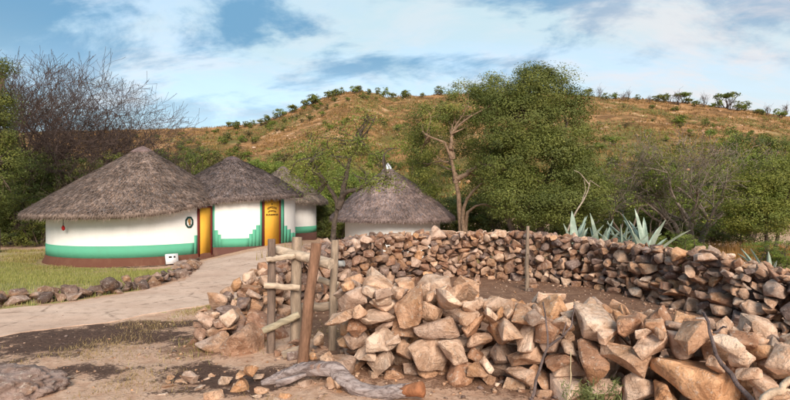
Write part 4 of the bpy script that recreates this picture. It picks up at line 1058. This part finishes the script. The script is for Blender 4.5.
belt(7, 590, 660, 29, 36, 165, 195, 2.2, 3.6, ['fresh', 'olive', 'deep'], 'green bush right of the dense tree', 'bushes right of the dense tree')
belt(9, 640, 745, 31, 40, 148, 180, 2.6, 4.2, ['fresh', 'yellow', 'olive'], 'green bush behind the grey tangle of branches', 'bushes behind the grey tangle')
belt(6, 600, 720, 24.5, 27, 205, 216, 1.8, 2.6, ['deep', 'olive'], 'low dark shrub at the foot of the grey tangle', 'shrubs at the foot of the tangle')
belt(5, 735, 830, 38, 46, 118, 135, 4.0, 5.5, ['fresh', 'fresh', 'olive'], 'tall bright green bush on the slope at the right edge', 'tall bushes at the right edge')
for kd, px, y, top, w, lab in [
        ('deep', 745, 24, 192, 2.6, 'dark shrub left of the large rounded yellow green shrub'),
        ('fresh', 776, 11.6, 236, 1.35, 'small bright bush behind the far wall at the right edge'),
        ('fresh', 690, 13.2, 230, 1.1, 'small pale green bush behind the far wall beside the agave'),
        ('fresh', 664, 13.6, 232, 0.8, 'smallest bush right behind the agave on the far wall'),
        ('yellow', 428, 30, 118, 3.0, 'light green tree top left of the thorn tree')]:
    bush(kd, px, y, top, w, lab)

bR = ground_pt(768, 19.5)
leafy('rounded_shrub', 'large rounded yellow green shrub near the right edge', 'shrub', bR,
      [lob(768,178,19.5,26,20,70), lob(745,198,19.2,20,20,50), lob(785,196,19.2,24,24,60), lob(765,218,19,30,16,60), lob(800,172,19.6,22,18,40), lob(738,220,19.2,14,14,24)],
      150, 0.40, 0.034, np.concatenate((YELLOWG, FRESH, YELLOWG)), 141, [[bR, at(766,215,19.5), at(768,185,19.5)], [bR+(.2, 0, 0), at(782,212,19.4), at(790,190,19.4)]], limbs=26, r=0.08)
# shrubs and small trees on the hillside, one mesh each: too small to show parts
def shrub_mesh(pal, seed, treeish=False):
    g = np.random.default_rng(seed); mb = MB(); lobes = []
    for _ in range(6):
        a = g.random()*6.28; q = 0.28*math.sqrt(g.random()); z = (0.66+0.2*g.random()) if treeish else 0.28+0.45*g.random()
        w = 0.20+0.12*g.random(); lobes.append((q*math.cos(a)*(1.5 if treeish else 1), q*math.sin(a), z, w, w, w*(0.45 if treeish else 0.8), 9))
    cen, face = clumps(g, lobes)
    for _ in range(4):
        c = cen[int(g.integers(len(cen)))]; P = limb(mb, g, (0, 0, -.05), c, 0.03, 0.012, (0.12, 0.09, 0.07), 0.12, 4, 5)
        limb(mb, g, P[2], cen[int(g.integers(len(cen)))], 0.014, 0.006, (0.12, 0.09, 0.07), 0.2, 3, 4)
    nt = len(mb.q)
    foliage(mb, g, cen, 15, 0.12, 0.042, pal, aspect=0.55, face=face)
    mb.qm[-1][:] = 1
    return mb.mesh('hill_shrub', [BARK, LEAF])
def twig_mesh(seed):
    g = np.random.default_rng(seed); mb = MB()
    for _ in range(9):
        a = g.random()*6.28; P = limb(mb, g, (0, 0, -.05), (0.45*math.cos(a)*g.random(), 0.45*math.sin(a)*g.random(), .6+.4*g.random()), 0.022, 0.008, (0.13, 0.095, 0.08), 0.2, 3, 5)
        for _ in range(4): limb(mb, g, P[int(g.integers(1, 5))], P[4]+g.normal(size=3)*0.17, 0.010, 0.005, (0.13, 0.095, 0.08), 0.2, 3, 4)
    return mb.mesh('hill_shrub', BARK)
SH = [shrub_mesh(p_, 500+i_) for i_, p_ in enumerate((OLIVE, FRESH, DEEP, YELLOWG, DRYB, OLIVE, FRESH))]
TREEISH = [shrub_mesh(p_, 520+i_, True) for i_, p_ in enumerate((OLIVE, FRESH))]; TW = [twig_mesh(540), twig_mesh(541)]
gh = np.random.default_rng(61)
def hill_thing(me, x, y, h, w, label, group, name='hill_shrub', cat='shrub'):
    o = link(name, me, None, (x, y, hgt(x, y)-0.04)); o.scale = (w, w, h); o.rotation_euler = (0, 0, gh.random()*6.28)
    return tag(o, label, cat, group)
cnt = 0
while cnt < 250:
    y = 52+86*gh.random()**0.8; px = 130+700*gh.random(); x = (px-395)/F*y; t_ = (y-42)/98
    dens = 0.25+0.5*(1-t_)+0.45*(px < 330)+0.8*(abs(px-350) < 30)*(t_ > .8)
    if fbm(x*.05+3, y*.05, 3)*1.3 < 0.75-dens*0.45 or gh.random() > dens: continue
    kd = [0, 1, 2, 3, 5, 6, 4][int(gh.integers(7))]; h = 0.7+1.4*gh.random()**1.5+(0.8 if t_ < .35 else 0)
    lab, grp = (('small shrub on the left part of the dry hill, above the roofs', 'shrubs on the left of the hill') if px < 400 else ('small shrub dotted over the right half of the dry orange hill', 'shrubs on the right of the hill'))
    hill_thing(SH[kd], x, y, h, h*(0.9+0.6*gh.random()), lab, grp); cnt += 1
for q in range(70):      # skyline
    px = 225+575*(q+0.8*gh.random())/70; y = RIDGE_Y-1-3*gh.random(); x = (px-395)/F*y
    knoll = 320 < px < 385
    if 410 < px < 590 and q % 2: continue
    bare = (px > 600 and gh.random() < .45)
    me = TW[q % 2] if bare else SH[[3, 0, 5, 1][q % 4]]; h = (1.6+1.8*gh.random()) if not knoll else 2.0+1.2*gh.random()
    hill_thing(me, x, y, h, h*(0.9+.6*gh.random()), 'leafless shrub standing on the skyline of the hill' if bare else ('dense green shrub on the rounded knoll of the skyline' if knoll else 'small green shrub standing on the skyline of the hill'),
               'bare shrubs on the skyline' if bare else ('shrubs on the knoll' if knoll else 'green shrubs on the skyline'))
hill_thing(TREEISH[0], (726-395)/F*139, 139, 4.6, 6.4, 'lone flat-topped green tree standing out on the skyline at the right', None, 'hill_tree', 'tree')
hill_thing(TREEISH[1], (683-395)/F*139, 139, 3.2, 5.2, 'broad low green tree on the skyline left of the lone flat-topped tree', None, 'hill_tree', 'tree')
hill_thing(SH[1], (683-395)/F*112, 112, 3.0, 4.4, 'rounded green shrub on the open slope below the skyline trees', None)

# ------------------------------------------------------------------ grass
def blades(mb, g, P, h, w, C, lean=0.45):
    n = len(P); a = g.random(n)*6.28; d = np.stack((np.cos(a), np.sin(a), 0*a), 1); s_ = np.stack((-np.sin(a), np.cos(a), 0*a), 1)
    h = np.broadcast_to(h, (n,))*(0.5+0.9*g.random(n)); w = np.broadcast_to(w, (n,)); up_ = np.array((0, 0, 1.0)); ln = lean*(g.random((n, 1))+.2)
    V = np.stack((P-s_*w[:, None], P+s_*w[:, None], P+up_*h[:, None]+d*h[:, None]*ln), 1).reshape(-1, 3)
    mb.add(V, None, np.arange(n*3).reshape(-1, 3), np.repeat(C, 3, 0))
gg = np.random.default_rng(71)
def gcol(n, pal): w = gg.random((n, len(pal)))**2; w /= w.sum(1)[:, None]; return (w @ np.array(pal))*(0.7+0.6*gg.random((n, 1)))
GREENG = [(0.24, 0.25, 0.060), (0.34, 0.31, 0.10), (0.17, 0.20, 0.045), (0.40, 0.33, 0.15)]
DRYG = [(0.42, 0.29, 0.14), (0.33, 0.21, 0.095), (0.48, 0.36, 0.20), (0.24, 0.16, 0.07)]
ORANGE = [(0.36, 0.17, 0.055), (0.46, 0.27, 0.10), (0.26, 0.13, 0.05)]
def sample(n, f, x0, x1, y0, y1):
    out = []
    tot = 0
    while tot < n:
        X = x0+(x1-x0)*gg.random(20000); Y = y0+(y1-y0)*gg.random(20000); k_ = gg.random(20000) < f(X, Y)
        out.append(np.stack((X[k_], Y[k_]), 1)); tot += k_.sum()
        if len(out) > 200: break
    P = np.concatenate(out)[:n]; return np.concatenate((P, height(P[:, 0], P[:, 1])[:, None]), 1)
def lawn_f(X, Y): return inpoly(X, Y, LAWN)*(0.25+1.2*np.clip(fbm(X*.9, Y*.9+4, 3)-.35, 0, 1))*(np.hypot(X-HUT1C[0], Y-HUT1C[1]) > HUT1R+.45)
mb = MB(); P = sample(30000, lawn_f, -15, -4, 8, 19); blades(mb, gg, P, 0.075, 0.006, gcol(len(P), GREENG))
P = sample(9000, lambda X, Y: (np.hypot((X+14)/5.5, (Y-20)/4) < 1)*np.clip(fbm(X*.8, Y*.8, 3)*2-.8, 0, 1)*(np.hypot(X-HUT1C[0], Y-HUT1C[1]) > HUT1R+.3), -20, -8, 16, 24.5)
blades(mb, gg, P, 0.09, 0.010, gcol(len(P), GREENG+DRYG[:2])); tag(mb.build('lawn_grass', GRASS), 'patchy short lawn in front of the large hut', 'grass', kind='stuff')
mb = MB()
P = sample(1800, lambda X, Y: (0.5*np.exp(-((dist_line(X, Y, near_e)-.12)/.25)**2)*np.clip(fbm(X*1.4, Y*1.4, 3)*2.4-1, 0, 1))*(~inpoly(X, Y, np.concatenate((near_e, far_e[::-1]))))*(X > -3.3), -5.5, -1.5, 5.5, 9.6)
blades(mb, gg, P, 0.042, 0.0035, gcol(len(P), GREENG[:2]+DRYG), 0.9)
P = sample(1500, lambda X, Y: 0.6*np.exp(-(dist_line(X, Y, FARWALL[:5])/.45)**2)*np.clip(fbm(X*1.8+5, Y*1.8, 3)*2.6-1.15, 0, 1)*(~inpoly(X, Y, np.concatenate((near_e, far_e[::-1])))), -3.2, 0, 5.2, 10)
blades(mb, gg, P, 0.055, 0.0035, gcol(len(P), GREENG+DRYG), 0.9)
P = sample(3500, lambda X, Y: np.clip(fbm(X*1.2+9, Y*1.2, 3)*2.2-1.1, 0, 1)*0.4*(~inpoly(X, Y, np.concatenate((near_e, far_e[::-1])))), -4.6, -0.6, 4.0, 7.4)
blades(mb, gg, P, 0.035, 0.003, gcol(len(P), DRYG), 1.4)
tag(mb.build('dry_grass', GRASS), 'thin dry grass along the path edge and wall foot', 'grass', kind='stuff')
mb = MB()
P = sample(6000, lambda X, Y: np.clip(fbm(X*.5+1, Y*.5, 3)*2-.6, 0, 1), 8.5, 17, 17.5, 24)
blades(mb, gg, P, 0.42, 0.014, gcol(len(P), ORANGE)); 
P = sample(5000, lambda X, Y: np.clip(fbm(X*.5+1, Y*.5, 3)*2-.7, 0, 1), -4, 9, 13.5, 22)
blades(mb, gg, P, 0.25, 0.010, gcol(len(P), ORANGE+GREENG)); tag(mb.build('orange_grass', GRASS), 'dry orange grass in the open ground behind the far wall', 'grass', kind='stuff')
mb = MB(); n_h = 30000; Y = 46+96*gg.random(n_h)**0.85; PXs = 60+780*gg.random(n_h); X = (PXs-395)/F*Y
keep = fbm(X*.16, Y*.16, 3)+0.25*(gg.random(n_h)-.5) > 0.42; X, Y = X[keep], Y[keep]
P = np.stack((X, Y, height(X, Y)-0.03), 1); tcol = gcol(len(P), [(0.48, 0.27, 0.11), (0.32, 0.165, 0.06), (0.17, 0.10, 0.045), (0.13, 0.125, 0.04)])
for _ in range(3): blades(mb, gg, P+gg.normal(size=P.shape)*np.array((.18, .18, 0)), 0.42, 0.10, tcol, 0.7)
tag(mb.build('hill_grass', GRASS), 'tufts of dry orange grass covering the hillside', 'grass', kind='stuff')
# low scrub between the shrubs, far too much of it to count
mb = MB(); cen = []
while len(cen) < 5200:
    y = 48+90*gg.random()**0.8; px = 120+710*gg.random(); x = (px-395)/F*y; t_ = (y-42)/98
    if fbm(x*.07+13, y*.10+5, 4) < 0.46+0.10*t_-0.05*(px < 330)-0.12*(abs(px-350) < 32)*(t_ > .8): continue
    cen.append((x, y, hgt(x, y)+0.12))
cen = np.array(cen); fc = np.tile((0, -.6, .6), (len(cen), 1)); foliage(mb, gg, cen, 14, 1.0, 0.15, np.concatenate((OLIVE, FRESH, DRYB)), face=fc)
tag(mb.build('hill_scrub', LEAF), 'low green and brown scrub speckling the dry hillside', 'scrub', kind='stuff')
# rocks breaking the slope
mb = MB()
for _ in range(900):
    y = 55+84*gg.random(); px = 150+640*gg.random(); x = (px-395)/F*y
    if fbm(x*.09+20, y*.12, 3) < 0.5: continue
    v_, t_ = cache_v[int(gg.integers(8))]; sz = 0.15+0.4*gg.random()**2; mb.add(v_*sz+np.array((x, y, hgt(x, y)+sz*.1)), None, t_, pick(PALE, gg))
tag(mb.build('hill_rocks', ROCK_ATTR), 'pale rocks scattered over the dry hillside', 'rocks', kind='stuff')

# ------------------------------------------------------------------ agaves and the weed before the near wall
def agave_mat():
    n = NT('agave leaf', 0.5, 0.4); c = n.mix(n.ramp(n.noise(5, 4, .6), .3, .7), (0.20, 0.26, 0.20), (0.40, 0.46, 0.38)); return n.done(c)
AG = agave_mat()
def agave(label, p, leaves, seed):
    g = np.random.default_rng(seed); root = thing('agave', label, 'agave', tuple(p), 'agaves behind the far wall')
    for az, el, L, w, bend in leaves:
        n = 8; t_ = np.linspace(0, 1, n); d = np.array((math.cos(az), math.sin(az))); e = el-bend*t_
        P = np.zeros((n, 3)); 
        for k_ in range(1, n): P[k_] = P[k_-1]+np.array((*(d*math.cos(e[k_])), math.sin(e[k_])))*L/(n-1)
        wd = w*np.interp(t_, [0, .15, .5, .85, 1], [.8, .75, 1, .5, .03]); s_ = np.array((-d[1], d[0], 0)); 
        nr = np.stack((-d[0]*np.sin(e), -d[1]*np.sin(e), np.cos(e)), 1)
        V = np.concatenate((P-s_*wd[:, None]+nr*wd[:, None]*.35, P-nr*.004, P+s_*wd[:, None]+nr*wd[:, None]*.35, P-nr*(wd[:, None]*.35+.01)))
        Q = []
        for k_ in range(n-1):
            for a, b in ((0, 1), (1, 2), (2, 3), (3, 0)): Q.append((a*n+k_, b*n+k_, b*n+k_+1, a*n+k_+1))
        mb = MB(); mb.add(V, Q); mb.build('leaf', AG, root, smooth=True, sharp=45)
def rosette(g, k_, L, w): return [(g.random()*6.28, math.radians(50+34*g.random()), L*(.85+.45*g.random()), w*(.8+.4*g.random()), 0.1+0.7*g.random()) for _ in range(k_)]
ga = np.random.default_rng(91)
R_ = math.radians
agave('large pale agave with tall upright leaves above the far wall', ground_pt(646, 11.6)+(0, 0, .25),
      [(R_(115), R_(80), 1.28, .085, .10), (R_(150), R_(72), 1.22, .09, .15), (R_(100), R_(76), 1.05, .08, .1), (R_(170), R_(55), .85, .085, .5), (R_(190), R_(50), 1.0, .08, .8), (R_(10), R_(65), .8, .075, .5), (R_(210), R_(68), .9, .08, .3)]+rosette(ga, 9, .95, .07), 1)
agave('bluish agave left of the large pale one with one leaf pointing right', ground_pt(600, 12.2)+(0, 0, .15),
      [(R_(25), R_(72), 1.18, .065, .1), (R_(160), R_(70), .9, .075, .5), (R_(200), R_(62), .85, .07, .6)]+rosette(ga, 11, 1.0, .07), 2)
agave('leftmost bluish agave with a blunt upright leaf', ground_pt(575, 12.6)+(0, 0, .15),
      [(R_(95), R_(84), 1.30, .11, .05), (R_(170), R_(62), .95, .07, .3), (R_(30), R_(72), 1.0, .09, .3)]+rosette(ga, 10, 1.0, .07), 3)
agave('low agave with narrow leaves between the two taller agaves', ground_pt(622, 12.0)+(0, 0, .15), rosette(ga, 12, .95, .05), 4)
agave('small agave behind the far wall near the right edge', ground_pt(770, 9.6)+(0, 0, .12), rosette(ga, 8, .66, .045), 5)
wr = gp(585, 420); w0 = at(585, 398, 3.75); weed = thing('weed', 'green feathery weed growing from the near wall foot', 'weed', (w0[0], w0[1], w0[2]-.1))
tm = MB(); cm = MB(); gw = np.random.default_rng(5)
for _ in range(11):
    a = gw.random()*6.28; e = np.array((.20*math.cos(a), -.10-.06*math.sin(a), .05+.22*gw.random())); P = limb(tm, gw, (0, 0, 0), e, .004, .0015, (0.14, 0.15, 0.05), .2, 4, 8)
    Lp = np.repeat(P[2:], 10, 0)+gw.normal(size=(60, 3))*.018; cm.leaves(Lp, .022, gcol(60, [(0.12, 0.15, 0.05), (0.19, 0.20, 0.08)]), 0, .16, g=gw)
tm.build('stem', BARK, weed); cm.build('foliage', LEAF, weed)
